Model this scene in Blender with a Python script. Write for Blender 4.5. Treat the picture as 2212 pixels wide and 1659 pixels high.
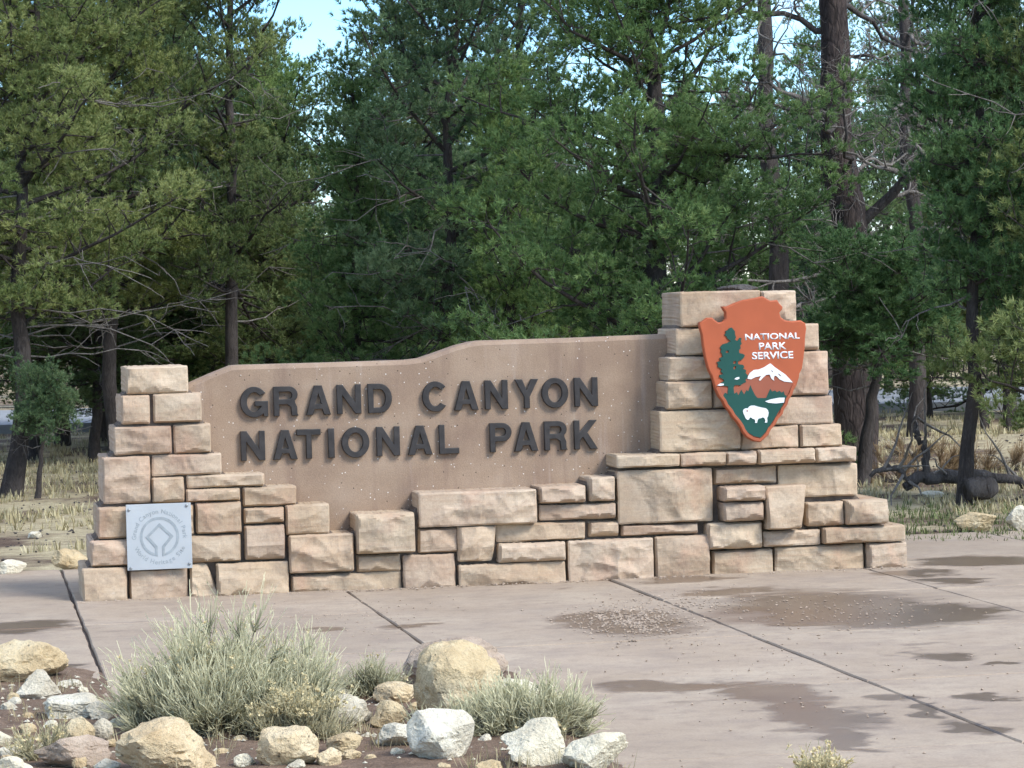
import bpy, bmesh, math, random
import numpy as np
from mathutils import Vector, Matrix, noise

for o in list(bpy.data.objects): bpy.data.objects.remove(o)
S = bpy.context.scene
COL = S.collection
# ------------------------------------------------------------------ camera
# fitted to the slab joints, wall courses and plaque edges of the photograph
# pixels below are in a 2212 x 1659 view of the photograph
FP, PSI, TH, RHO, EYE = 6329.0, 0.18325, 0.024346, 0.025711, 1.9
CX, CY = 1106.0, 829.5
Fv = np.array([math.sin(PSI)*math.cos(TH), math.cos(PSI)*math.cos(TH), -math.sin(TH)])
Rh = np.array([math.cos(PSI), -math.sin(PSI), 0.0]); Uh = np.cross(Rh, Fv)
Rv = math.cos(RHO)*Rh - math.sin(RHO)*Uh; Uv = math.sin(RHO)*Rh + math.cos(RHO)*Uh
cam = bpy.data.cameras.new('camera'); camo = bpy.data.objects.new('camera', cam); COL.objects.link(camo)
cam.sensor_width = 36.0; cam.lens = 36.0*FP/2212.0; cam.clip_start = 0.1; cam.clip_end = 3000
camo.matrix_world = Matrix(((Rv[0], Uv[0], -Fv[0], 0), (Rv[1], Uv[1], -Fv[1], 0), (Rv[2], Uv[2], -Fv[2], EYE), (0, 0, 0, 1)))
S.camera = camo
S.render.resolution_x = 1024; S.render.resolution_y = 768

# ------------------------------------------------------------------ sky, sun, exposure
SUN_TO = Vector((0.66, -0.72, 0.90)).normalized()          # direction towards the sun: high, behind the viewer's right shoulder
sun_el = math.asin(SUN_TO.z); sun_az = math.atan2(SUN_TO.x, SUN_TO.y)
W = bpy.data.worlds.new('World'); S.world = W; W.use_nodes = True
wn, wl = W.node_tree.nodes, W.node_tree.links; wn.clear()
sky = wn.new('ShaderNodeTexSky'); sky.sky_type = 'NISHITA'; sky.sun_disc = False
sky.sun_elevation = sun_el; sky.sun_rotation = sun_az; sky.altitude = 2100; sky.air_density = 1.0; sky.dust_density = .3; sky.ozone_density = 2.0
tc = wn.new('ShaderNodeTexCoord')
cm = wn.new('ShaderNodeMapping'); cm.inputs['Scale'].default_value = (1.0, 1.0, 2.4); cm.inputs['Location'].default_value = (1.7, .6, .3)
cn = wn.new('ShaderNodeTexNoise'); cn.inputs['Scale'].default_value = 3.2; cn.inputs['Detail'].default_value = 6; cn.inputs['Roughness'].default_value = .55
cr = wn.new('ShaderNodeValToRGB'); cr.color_ramp.elements[0].position = .46; cr.color_ramp.elements[1].position = .68
cr.color_ramp.elements[0].color = (.12, .12, .12, 1); cr.color_ramp.elements[1].color = (.92, .92, .92, 1)
cmix = wn.new('ShaderNodeMix'); cmix.data_type = 'RGBA'
cmix.inputs['B'].default_value = (7.2, 7.4, 7.8, 1)         # bright thin cloud
bg = wn.new('ShaderNodeBackground'); bg.inputs['Strength'].default_value = 0.125
wo = wn.new('ShaderNodeOutputWorld')
wl.new(tc.outputs['Generated'], cm.inputs['Vector']); wl.new(cm.outputs[0], cn.inputs['Vector']); wl.new(cn.outputs['Fac'], cr.inputs['Fac'])
wl.new(cr.outputs['Color'], cmix.inputs['Factor']); hs = wn.new('ShaderNodeHueSaturation'); hs.inputs['Saturation'].default_value = 1.5; hs.inputs['Value'].default_value = .95; wl.new(sky.outputs['Color'], hs.inputs['Color']); wl.new(hs.outputs['Color'], cmix.inputs['A'])
wl.new(cmix.outputs['Result'], bg.inputs['Color']); wl.new(bg.outputs[0], wo.inputs['Surface'])
sl = bpy.data.lights.new('sun', 'SUN'); sl.energy = 1.9; sl.angle = math.radians(20); sl.color = (1.0, .965, .905)
so = bpy.data.objects.new('sun', sl); COL.objects.link(so); so.rotation_euler = (-SUN_TO).to_track_quat('-Z', 'Y').to_euler(); so.location = (8, -10, 30)
S.view_settings.view_transform = 'Standard'; S.view_settings.look = 'None'; S.view_settings.gamma = 1.0
S.view_settings.exposure = 1.32; S.view_settings.use_curve_mapping = False
S.render.engine = 'CYCLES'
S.cycles.max_bounces = 4; S.cycles.diffuse_bounces = 2; S.cycles.glossy_bounces = 2; S.cycles.transmission_bounces = 2; S.cycles.transparent_max_bounces = 2
S.cycles.debug_use_spatial_splits = True; S.cycles.adaptive_threshold = .02; S.cycles.caustics_reflective = False; S.cycles.caustics_refractive = False

# ------------------------------------------------------------------ pixel -> place
def ray(x, y): return Fv*FP + Rv*(x-CX) - Uv*(y-CY)
def gnd(x, y, z=0.0):
    d = ray(x, y); t = (z-EYE)/d[2]; return Vector((d[0]*t, d[1]*t, z))
def pln(x, y, Y):
    d = ray(x, y); t = Y/d[1]; return Vector((d[0]*t, Y, EYE+d[2]*t))
WY = 20.2                                                    # front of the lowest stone course

# ------------------------------------------------------------------ helpers
def tag(o, label=None, cat=None, group=None, kind=None):
    if label: o['label'] = label
    if cat: o['category'] = cat
    if group: o['group'] = group
    if kind: o['kind'] = kind
    return o
def empty(name, loc=(0, 0, 0)):
    o = bpy.data.objects.new(name, None); COL.objects.link(o); o.location = loc; o.empty_display_size = .2; return o
def mesh_np(name, v, f, smooth=False, tint=None):
    """v: N x 3, f: M x k array (k = 3 or 4)"""
    v = np.ascontiguousarray(v, dtype=np.float32); f = np.ascontiguousarray(f, dtype=np.int32)
    me = bpy.data.meshes.new(name); k = f.shape[1]
    me.vertices.add(len(v)); me.vertices.foreach_set('co', v.ravel())
    me.loops.add(f.size); me.loops.foreach_set('vertex_index', f.ravel())
    me.polygons.add(len(f)); me.polygons.foreach_set('loop_start', np.arange(0, f.size, k, dtype=np.int32))
    me.polygons.foreach_set('use_smooth', np.full(len(f), smooth, dtype=bool))
    if tint is not None:
        a = me.attributes.new('tint', 'FLOAT', 'POINT'); a.data.foreach_set('value', np.ascontiguousarray(tint, dtype=np.float32))
    me.update(calc_edges=True); return me
def link(name, me, mat=None, parent=None, loc=None):
    o = bpy.data.objects.new(name, me); COL.objects.link(o)
    if mat and not me.materials: me.materials.append(mat)
    if parent: o.parent = parent
    if loc is not None: o.location = loc
    return o
def pyd(name, v, f, smooth=False):
    me = bpy.data.meshes.new(name); me.from_pydata([tuple(a) for a in v], [], f); me.update()
    if smooth: me.polygons.foreach_set('use_smooth', [True]*len(me.polygons))
    return me
def tube(pts, rad, n=6, seed=0, rough=0.0, cap=True):
    """tapered tube through pts; returns verts, quads"""
    pts = np.asarray(pts, float); m = len(pts); rad = np.broadcast_to(np.asarray(rad, float), (m,))
    T = np.gradient(pts, axis=0); T /= np.linalg.norm(T, axis=1)[:, None]+1e-9
    up = np.array([0, 0, 1.0]) if abs(T[0][2]) < .8 else np.array([1.0, 0, 0])
    A = np.zeros((m, 3)); a = np.cross(T[0], up); a /= np.linalg.norm(a)
    for i in range(m):
        a = a - T[i]*np.dot(a, T[i]); a /= np.linalg.norm(a)+1e-9; A[i] = a
    B = np.cross(T, A); th = np.arange(n)*2*math.pi/n
    r = rad[:, None]*np.ones((m, n))
    if rough: r = r*(1+rough*np.random.RandomState(seed).uniform(-1, 1, (m, n)))
    V = pts[:, None, :] + r[:, :, None]*(np.cos(th)[None, :, None]*A[:, None, :] + np.sin(th)[None, :, None]*B[:, None, :])
    i = np.arange(m-1)[:, None]*n; j = np.arange(n)[None, :]; j2 = (j+1) % n
    Q = np.stack([i+j, i+j2, i+n+j2, i+n+j], -1).reshape(-1, 4)
    return V.reshape(-1, 3), Q
class Acc:
    def __init__(s): s.v, s.f, s.t, s.n = [], [], [], 0
    def add(s, v, f, t=None):
        s.v.append(v); s.f.append(np.asarray(f)+s.n); s.n += len(v)
        if t is not None: s.t.append(np.broadcast_to(np.asarray(t, float), (len(v),)))
    def mesh(s, name, smooth=False):
        return mesh_np(name, np.concatenate(s.v), np.concatenate(s.f), smooth, np.concatenate(s.t) if s.t else None)
def fbm(p, o=4, s=1.0): return noise.fractal(Vector(p)*s, 0.9, 2.0, o, noise_basis='PERLIN_ORIGINAL')
def unit(a): return a/(np.linalg.norm(a)+1e-9)

# ------------------------------------------------------------------ materials
class MT:
    def __init__(s, name):
        s.m = bpy.data.materials.new(name); s.m.use_nodes = True; s.n = s.m.node_tree.nodes; s.l = s.m.node_tree.links
        s.b = s.n['Principled BSDF']; s.out = s.n['Material Output']; s.b.inputs['Specular IOR Level'].default_value = .3
        s.tc = s.n.new('ShaderNodeTexCoord')
    def coord(s, src='Object', scale=(1, 1, 1), rnd=False):
        mp = s.n.new('ShaderNodeMapping'); mp.inputs['Scale'].default_value = scale
        if src == 'World':
            g = s.n.new('ShaderNodeNewGeometry'); s.l.new(g.outputs['Position'], mp.inputs['Vector'])
        else: s.l.new(s.tc.outputs[src], mp.inputs['Vector'])
        if rnd:
            oi = s.n.new('ShaderNodeObjectInfo'); mu = s.math('MULTIPLY', oi.outputs['Random'], 37.0)
            cb = s.n.new('ShaderNodeCombineXYZ')
            for k in range(3): s.l.new(mu, cb.inputs[k])
            s.l.new(cb.outputs[0], mp.inputs['Location'])
        return mp.outputs[0]
    def noise(s, scale, detail=5, rough=.55, co=None, dist=0):
        t = s.n.new('ShaderNodeTexNoise'); t.inputs['Scale'].default_value = scale; t.inputs['Detail'].default_value = detail
        t.inputs['Roughness'].default_value = rough; t.inputs['Distortion'].default_value = dist
        s.l.new(co if co is not None else s.tc.outputs['Object'], t.inputs['Vector']); return t.outputs['Fac']
    def voro(s, scale, co=None, feature='F1', out='Distance'):
        t = s.n.new('ShaderNodeTexVoronoi'); t.feature = feature; t.inputs['Scale'].default_value = scale
        s.l.new(co if co is not None else s.tc.outputs['Object'], t.inputs['Vector']); return t.outputs[out]
    def ramp(s, fac, stops):
        r = s.n.new('ShaderNodeValToRGB'); e = r.color_ramp.elements
        while len(e) < len(stops): e.new(.5)
        for k, (p, c) in enumerate(stops):
            e[k].position = p; e[k].color = tuple(c)+(1,) if not isinstance(c, (int, float)) else (c, c, c, 1)
        s.l.new(fac, r.inputs['Fac']); return r.outputs['Color']
    def mix(s, fac, a, b, mode='MIX'):
        m = s.n.new('ShaderNodeMix'); m.data_type = 'RGBA'; m.blend_type = mode
        for nm, v in (('Factor', fac), ('A', a), ('B', b)):
            if isinstance(v, (int, float)): m.inputs[nm].default_value = v if nm == 'Factor' else (v, v, v, 1)
            elif isinstance(v, tuple): m.inputs[nm].default_value = v+(1,)
            else: s.l.new(v, m.inputs[nm])
        return m.outputs['Result']
    def math(s, op, a, b=0.0, c=None):
        m = s.n.new('ShaderNodeMath'); m.operation = op
        for k, v in enumerate((a, b, c)):
            if v is None: continue
            if isinstance(v, (int, float)): m.inputs[k].default_value = v
            else: s.l.new(v, m.inputs[k])
        return m.outputs[0]
    def rnd(s): return s.n.new('ShaderNodeObjectInfo').outputs['Random']
    def attr(s, nm):
        a = s.n.new('ShaderNodeAttribute'); a.attribute_name = nm; return a.outputs['Fac']
    def col(s, c):
        if isinstance(c, tuple): s.b.inputs['Base Color'].default_value = c+(1,)
        else: s.l.new(c, s.b.inputs['Base Color'])
    def rough(s, r):
        if isinstance(r, (int, float)): s.b.inputs['Roughness'].default_value = r
        else: s.l.new(r, s.b.inputs['Roughness'])
    def bump(s, h, strength=.5, dist=.01):
        b = s.n.new('ShaderNodeBump'); b.inputs['Strength'].default_value = strength; b.inputs['Distance'].default_value = dist
        s.l.new(h, b.inputs['Height']); s.l.new(b.outputs[0], s.b.inputs['Normal'])

def m_sandstone():
    t = MT('sandstone'); co = t.coord('World'); r = t.rnd()
    base = t.ramp(r, [(0, (0.363, 0.264, 0.174)), (.2, (0.472, 0.362, 0.242)), (.4, (0.423, 0.308, 0.207)), (.55, (0.515, 0.404, 0.279)), (.7, (0.438, 0.306, 0.213)), (.85, (0.481, 0.375, 0.271)), (1, (0.352, 0.248, 0.174))])
    n1 = t.noise(3.2, 5, .62, co); base = t.mix(t.ramp(n1, [(.42, 0), (.66, .6)]), base, (0.557, 0.455, 0.333))
    bed = t.noise(6.0, 5, .62, t.coord('World', (0.270, 0.261, 4.000)), .9)
    base = t.mix(t.ramp(bed, [(.48, 0), (.72, .42)]), base, (0.372, 0.235, 0.146))
    n5 = t.noise(2.0, 4, .6, t.coord('World', (1.3, 1, 1))); base = t.mix(t.ramp(n5, [(.56, 0), (.72, .45)]), base, (0.423, 0.239, 0.158))
    n2 = t.noise(11.0, 6, .68, co, .5); base = t.mix(t.ramp(n2, [(.54, 0), (.76, .5)]), base, (0.203, 0.144, 0.106))
    n4 = t.noise(1.5, 5, .65, co); base = t.mix(t.ramp(n4, [(.50, 0), (.70, .42)]), base, (0.259, 0.218, 0.182))
    n3 = t.noise(70, 3, .6, co); base = t.mix(.22, base, t.ramp(n3, [(.3, .6), (.7, 1.3)]), 'MULTIPLY')
    wh = t.noise(4.3, 5, .7, t.coord('World', (1, 1, 1.7))); base = t.mix(t.ramp(wh, [(.68, 0), (.76, .5)]), base, (0.607, 0.553, 0.487))
    t.col(base); t.rough(.9)
    t.bump(t.math('ADD', t.noise(34, 6, .7, co), t.math('MULTIPLY', bed, .8)), .35, .010); return t.m
def m_concrete_panel():
    t = MT('tinted_concrete'); co = t.coord('World')
    n = t.noise(2.2, 5, .6, co); base = t.ramp(n, [(.3, (0.240, 0.165, 0.116)), (.5, (0.293, 0.209, 0.145)), (.72, (0.345, 0.255, 0.183))])
    st = t.noise(5.0, 4, .6, t.coord('World', (1.6, 1.6, .16)))
    base = t.mix(t.ramp(st, [(.50, 0), (.70, .45)]), base, (.17, .11, .085)); st2 = t.noise(9.0, 4, .6, t.coord('World', (1.6, 1.6, .10))); base = t.mix(t.ramp(st2, [(.58, 0), (.74, .35)]), base, (.42, .35, .30))
    f = t.noise(120, 2, .5, co); base = t.mix(.35, base, t.ramp(f, [(.3, .72), (.7, 1.25)]), 'MULTIPLY')
    v = t.voro(22, co); w = t.noise(1.3, 3, .6, co)
    lo = t.math('MULTIPLY', t.ramp(v, [(.07, 1), (.10, 0)]), t.ramp(w, [(.36, .0), (.50, 1)]))
    base = t.mix(lo, base, (.72, .68, .62))
    v2 = t.voro(15, t.coord('World', (1.1, .9, 1.07))); dk = t.ramp(v2, [(.055, 1), (.085, 0)])
    base = t.mix(dk, base, (.05, .035, .028))
    t.col(base); t.rough(.9); t.bump(t.math('SUBTRACT', f, t.math('MULTIPLY', dk, 2.0)), .3, .006); return t.m
def simple(name, c, rough=.6, var=.15, scale=8.0, metal=0, bump=0, spec=.3):
    t = MT(name); n = t.noise(scale, 5, .6, t.coord('World'))
    t.col(t.mix(1.0, c, t.ramp(n, [(.3, 1-var), (.7, 1+var)]), 'MULTIPLY')); t.rough(rough); t.b.inputs['Metallic'].default_value = metal
    t.b.inputs['Specular IOR Level'].default_value = spec
    if bump: t.bump(t.noise(scale*6, 5, .6, t.coord('World')), bump, .005)
    return t.m
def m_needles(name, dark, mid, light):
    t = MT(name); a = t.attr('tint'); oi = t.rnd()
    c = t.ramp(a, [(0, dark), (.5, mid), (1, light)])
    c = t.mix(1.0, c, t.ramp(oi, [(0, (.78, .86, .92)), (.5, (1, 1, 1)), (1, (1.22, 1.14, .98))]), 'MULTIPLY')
    t.col(c); t.rough(.55); t.b.inputs['Specular IOR Level'].default_value = .25
    tr = t.n.new('ShaderNodeBsdfTranslucent'); t.l.new(c, tr.inputs['Color'])
    mx = t.n.new('ShaderNodeMixShader'); mx.inputs[0].default_value = .4
    t.l.new(t.b.outputs[0], mx.inputs[1]); t.l.new(tr.outputs[0], mx.inputs[2]); t.l.new(mx.outputs[0], t.out.inputs['Surface']); return t.m
def m_bark(name, a, b, sc=9, plates=.35):
    t = MT(name); co = t.coord('Object', (1, 1, .22))
    fur = t.noise(sc*1.6, 6, .7, co, 1.2); n = t.noise(5, 5, .65, t.coord('Object', (1, 1, .5)))
    v = t.voro(sc, t.mix(.12, t.coord('Object', (1, 1, .35)), t.n.new('ShaderNodeTexNoise').outputs['Color']), 'DISTANCE_TO_EDGE')
    c = t.ramp(fur, [(.32, tuple(x*.55 for x in a)), (.5, a), (.72, b)]); c = t.mix(t.ramp(n, [(.4, 0), (.7, .5)]), c, tuple(x*1.15 for x in b))
    c = t.mix(t.ramp(v, [(.0, plates), (.10, 0)]), c, tuple(x*.3 for x in a))
    t.col(c); t.rough(.95); t.bump(t.math('ADD', fur, t.math('MULTIPLY', t.ramp(v, [(.0, 0), (.15, 1)]), plates)), .9, .03); return t.m
def m_rock(name, c1, c2, c3, pit=.5):
    t = MT(name); co = t.coord('Object', (1, 1, 1), True)
    n = t.noise(4.5, 6, .62, co); c = t.ramp(n, [(.3, c1), (.52, c2), (.72, c3)])
    st = t.noise(11, 5, .6, co, .6); c = t.mix(t.ramp(st, [(.56, 0), (.75, .55)]), c, tuple(x*.42 for x in c1))
    f = t.noise(70, 3, .6, co); c = t.mix(.3, c, t.ramp(f, [(.3, .65), (.7, 1.25)]), 'MULTIPLY')
    v = t.voro(26, co); pt = t.math('MULTIPLY', t.ramp(v, [(.10, 1), (.2, 0)]), t.ramp(t.noise(6, 2, .5, co), [(.5, 0), (.6, pit)]))
    c = t.mix(pt, c, (.06, .045, .03)); t.col(c); t.rough(.92)
    t.bump(t.math('SUBTRACT', t.math('ADD', t.math('MULTIPLY', t.noise(24, 6, .7, co), 1.2), t.math('ADD', st, t.math('MULTIPLY', f, .5))), pt), .9, .025); return t.m
def m_ground(name='soil'):
    t = MT(name); co = t.coord('World')
    n = t.noise(.55, 6, .65, co); n2 = t.noise(6, 6, .7, co); n3 = t.noise(45, 4, .7, co)
    soil = t.ramp(n2, [(.3, (.075, .048, .032)), (.55, (.135, .09, .062)), (.75, (.20, .145, .105))])
    gr = t.ramp(n2, [(.3, (0.275, 0.220, 0.127)), (.6, (0.475, 0.403, 0.253)), (.8, (0.587, 0.512, 0.345))])
    c = t.mix(t.ramp(n, [(.42, 0), (.54, 1)]), soil, gr)
    c = t.mix(.5, c, t.ramp(n3, [(.3, .5), (.7, 1.4)]), 'MULTIPLY')
    t.col(c); t.rough(.97); t.bump(t.math('ADD', n3, n2), .8, .03); return t.m
def m_bed():
    t = MT('bed_soil'); co = t.coord('World'); n2 = t.noise(7, 6, .7, co); n3 = t.noise(60, 4, .7, co)
    c = t.ramp(n2, [(.3, (0.115, 0.073, 0.048)), (.55, (0.203, 0.137, 0.092)), (.75, (0.304, 0.215, 0.150))])
    c = t.mix(.6, c, t.ramp(n3, [(.3, .4), (.7, 1.45)]), 'MULTIPLY'); t.col(c); t.rough(.97)
    t.bump(t.math('ADD', n3, n2), .9, .02); return t.m

# wet patches on the paving: x, y, half width, half height in photo pixels
WET = [(1814,1315,225,44),(1990,1325,190,26),(1553,1281,110,8),(1983,1238,88,8),(2110,1212,140,11),(2060,1255,80,8),(1350,1345,135,26),(2027,1416,62,13),
       (2153,1436,55,5),(1455,1480,185,10),(1680,1497,115,28),(1765,1545,100,38),(1815,1592,58,34),(1930,1503,52,8),(1995,1535,48,15),(2095,1570,70,18),
       (2122,1505,58,9),(60,1351,110,14),(1480,1253,120,7),(1745,1350,100,6),(120,1438,60,6),(880,1352,60,5),(700,1360,50,4)]
MUD = [(1757,1524,58,8),(1545,1474,85,4),(1700,1330,190,20)]
def m_paving():
    t = MT('paving_concrete'); co = t.coord('World'); r = t.rnd()
    n = t.noise(.9, 6, .62, co); n2 = t.noise(9, 6, .68, co); n3 = t.noise(75, 3, .6, co)
    c = t.ramp(n, [(.3, (0.298, 0.230, 0.164)), (.5, (0.350, 0.276, 0.203)), (.72, (0.404, 0.331, 0.246))])
    c = t.mix(1.0, c, t.ramp(r, [(0, .9), (1, 1.08)]), 'MULTIPLY')
    c = t.mix(t.ramp(n2, [(.50, 0), (.76, .5)]), c, (.17, .125, .10)); n6 = t.noise(2.3, 7, .7, t.coord('World', (.8, 1.1, 1))); c = t.mix(t.ramp(n6, [(.46, 0), (.68, .55)]), c, (.235, .185, .148))
    c = t.mix(.4, c, t.ramp(n3, [(.3, .7), (.7, 1.22)]), 'MULTIPLY')
    g = t.n.new('ShaderNodeNewGeometry'); ds = t.n.new('ShaderNodeTexNoise'); ds.inputs['Scale'].default_value = 2.6; ds.inputs['Detail'].default_value = 7; ds.inputs['Roughness'].default_value = .62
    dmap = t.coord('World', (.7, 1.0, 1.0)); t.l.new(dmap, ds.inputs['Vector'])
    sub = t.n.new('ShaderNodeVectorMath'); sub.operation = 'SUBTRACT'; sub.inputs[1].default_value = (.5, .5, .5); t.l.new(ds.outputs['Color'], sub.inputs[0])
    scl = t.n.new('ShaderNodeVectorMath'); scl.operation = 'MULTIPLY'; scl.inputs[1].default_value = (.8, 1.1, 0); t.l.new(sub.outputs[0], scl.inputs[0])
    add = t.n.new('ShaderNodeVectorMath'); add.operation = 'ADD'; t.l.new(g.outputs['Position'], add.inputs[0]); t.l.new(scl.outputs[0], add.inputs[1])
    def field(lst):
        f = None
        for (x, y, rx, ry) in lst:
            rx *= 1.3; ry *= 1.22; c0 = gnd(x, y); sx = abs(gnd(x+rx, y).x-c0.x); sy = max(.07, abs(gnd(x, y-ry).y-gnd(x, y+ry).y)/2)
            a = t.n.new('ShaderNodeVectorMath'); a.operation = 'SUBTRACT'; a.inputs[1].default_value = (c0.x, c0.y, 0); t.l.new(add.outputs[0], a.inputs[0])
            b = t.n.new('ShaderNodeVectorMath'); b.operation = 'MULTIPLY'; b.inputs[1].default_value = (1/sx, 1/sy, 0); t.l.new(a.outputs[0], b.inputs[0])
            q = t.n.new('ShaderNodeVectorMath'); q.operation = 'LENGTH'; t.l.new(b.outputs[0], q.inputs[0])
            f = q.outputs['Value'] if f is None else t.math('MINIMUM', f, q.outputs['Value'])
        return f
    wet = t.math('ADD', field(WET), t.math('MULTIPLY', t.math('SUBTRACT', t.noise(5, 6, .7, t.coord('World', (.55, 1, 1))), .5), 1.1))
    wetm = t.ramp(wet, [(.66, 1), (1.10, 0)])
    damp = t.math('MULTIPLY', t.ramp(t.noise(2.6, 7, .7, t.coord('World', (.5, 1.2, 1))), [(.60, 0), (.66, 1)]), .55)
    wetm = t.math('MAXIMUM', wetm, damp)
    c = t.mix(wetm, c, t.mix(1.0, c, (.50, .45, .42), 'MULTIPLY'))
    mud = t.ramp(field(MUD), [(.6, .6), (1.05, 0)]); c = t.mix(mud, c, (.15, .095, .06))
    t.col(c); t.rough(t.mix(wetm, .9, .28)); t.bump(t.math('ADD', n3, t.math('MULTIPLY', n2, .7)), .25, .006); return t.m

M = dict(stone=m_sandstone(), panel=m_concrete_panel(), mortar=simple('mortar', (.16, .125, .10), .95, .3, 20, 0, .5),
    letter=simple('dark_bronze', (0.035, 0.031, 0.029), .55, .35, 14, 0, .15), orange=simple('arrowhead_orange', (0.383, 0.092, 0.036), .6, .08, 5),
    rim=simple('arrowhead_rim', (0.348, 0.091, 0.039), .6, .15, 8), brown=simple('arrowhead_brown', (0.287, 0.087, 0.048), .6, .06, 5),
    green=simple('arrowhead_green', (0.009, 0.065, 0.050), .6, .08, 5), white=simple('white_paint', (0.713, 0.722, 0.722), .6, .04, 5),
    steel=simple('plaque_metal', (.44, .46, .465), .5, .06, 4, .25), etch=simple('plaque_etching', (.28, .31, .32), .6, .18, 20),
    bolt=simple('bolt_metal', (0.278, 0.287, 0.287), .4, .1, 8, .6),
    n_olive=m_needles('pine_needles_olive', (.082, .125, .044), (.165, .222, .08), (.33, .375, .155)),
    n_green=m_needles('pine_needles_green', (.070, .132, .048), (.138, .23, .08), (.27, .37, .145)),
    n_blue=m_needles('pine_needles_blue', (.074, .130, .060), (.142, .22, .098), (.27, .345, .17)),
    bark=m_bark('pine_bark', (.045, .037, .033), (.095, .08, .072), 16, .12), barkp=m_bark('ponderosa_bark', (0.040, 0.030, 0.027), (0.100, 0.076, 0.067), 13, .45),
    dead=m_bark('weathered_wood', (.13, .115, .10), (.32, .29, .26), 20, .0), deadd=m_bark('dark_dead_wood', (.05, .042, .038), (.14, .125, .115), 18, .0),
    r_tan=m_rock('limestone_tan', (0.430, 0.313, 0.170), (0.593, 0.464, 0.273), (0.710, 0.605, 0.400)), r_pale=m_rock('limestone_pale', (0.496, 0.432, 0.315), (0.667, 0.605, 0.463), (0.796, 0.757, 0.611), .3),
    r_white=m_rock('limestone_white', (0.552, 0.480, 0.343), (0.728, 0.658, 0.483), (0.846, 0.790, 0.614), .2), r_orange=m_rock('limestone_orange', (0.453, 0.325, 0.179), (0.637, 0.497, 0.299), (0.745, 0.626, 0.420), .8),
    r_pink=m_rock('stone_pink', (0.324, 0.245, 0.174), (0.454, 0.352, 0.264), (0.572, 0.459, 0.348), .3), ground=m_ground(), bed=m_bed(), paving=m_paving(),
    road=simple('asphalt', (.23, .24, .25), .8, .15, 3), joint=simple('joint_filler', (.10, .078, .065), .95, .2, 10))
def m_stem(name, stops, rough=.7):
    t = MT(name); t.col(t.ramp(t.attr('tint'), stops)); t.rough(rough)
    tr = t.n.new('ShaderNodeBsdfTranslucent'); t.l.new(t.b.inputs['Base Color'].links[0].from_socket, tr.inputs['Color'])
    mx = t.n.new('ShaderNodeMixShader'); mx.inputs[0].default_value = .2
    t.l.new(t.b.outputs[0], mx.inputs[1]); t.l.new(tr.outputs[0], mx.inputs[2]); t.l.new(mx.outputs[0], t.out.inputs['Surface']); return t.m
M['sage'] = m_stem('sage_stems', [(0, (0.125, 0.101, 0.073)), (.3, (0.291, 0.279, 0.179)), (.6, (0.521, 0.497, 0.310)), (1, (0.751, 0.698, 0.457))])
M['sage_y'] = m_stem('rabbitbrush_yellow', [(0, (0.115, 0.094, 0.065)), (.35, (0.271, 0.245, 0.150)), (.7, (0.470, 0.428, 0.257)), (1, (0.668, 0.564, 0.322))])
M['grass'] = m_stem('dry_grass', [(0, (.20, .16, .08)), (.5, (.42, .36, .20)), (1, (.60, .54, .34))])
M['brush'] = m_stem('brown_brush', [(0, (.07, .05, .035)), (.5, (.20, .13, .07)), (1, (.36, .25, .13))])
M['weed'] = m_stem('green_weeds', [(0, (.05, .06, .02)), (.5, (.12, .15, .05)), (1, (.26, .27, .12))])

# ================================================================== SETTING
# ground sheet
def grid_mesh(name, xs, ys, zf):
    X, Y = np.meshgrid(xs, ys, indexing='ij'); Z = np.vectorize(zf)(X, Y)
    n, m = X.shape; i = np.arange(n-1)[:, None]*m; j = np.arange(m-1)[None, :]
    q = np.stack([i+j, i+m+j, i+m+j+1, i+j+1], -1).reshape(-1, 4)
    return mesh_np(name, np.stack([X, Y, Z], -1).reshape(-1, 3), q, True)
def terrain(x, y):
    if y < 23.6: return -.03
    k = min(1.0, (y-23.6)/5.0)
    return -.03 + k*(.10*noise.noise(Vector((x*.22, y*.22, 3.1))) + .05*noise.noise(Vector((x*.8, y*.8, 1.0)))) + (0.0 if y < 75 else .012*(y-75))
xs = np.concatenate([np.linspace(-600, -45, 12), np.arange(-40, 60, .9), np.linspace(65, 640, 12)])
ys = np.concatenate([np.linspace(-300, -12, 8), [0, 8, 16], np.arange(23, 110, .8), np.linspace(116, 900, 20)])
link('ground', grid_mesh('ground', xs, ys, terrain), M['ground'])['kind'] = 'structure'

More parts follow.
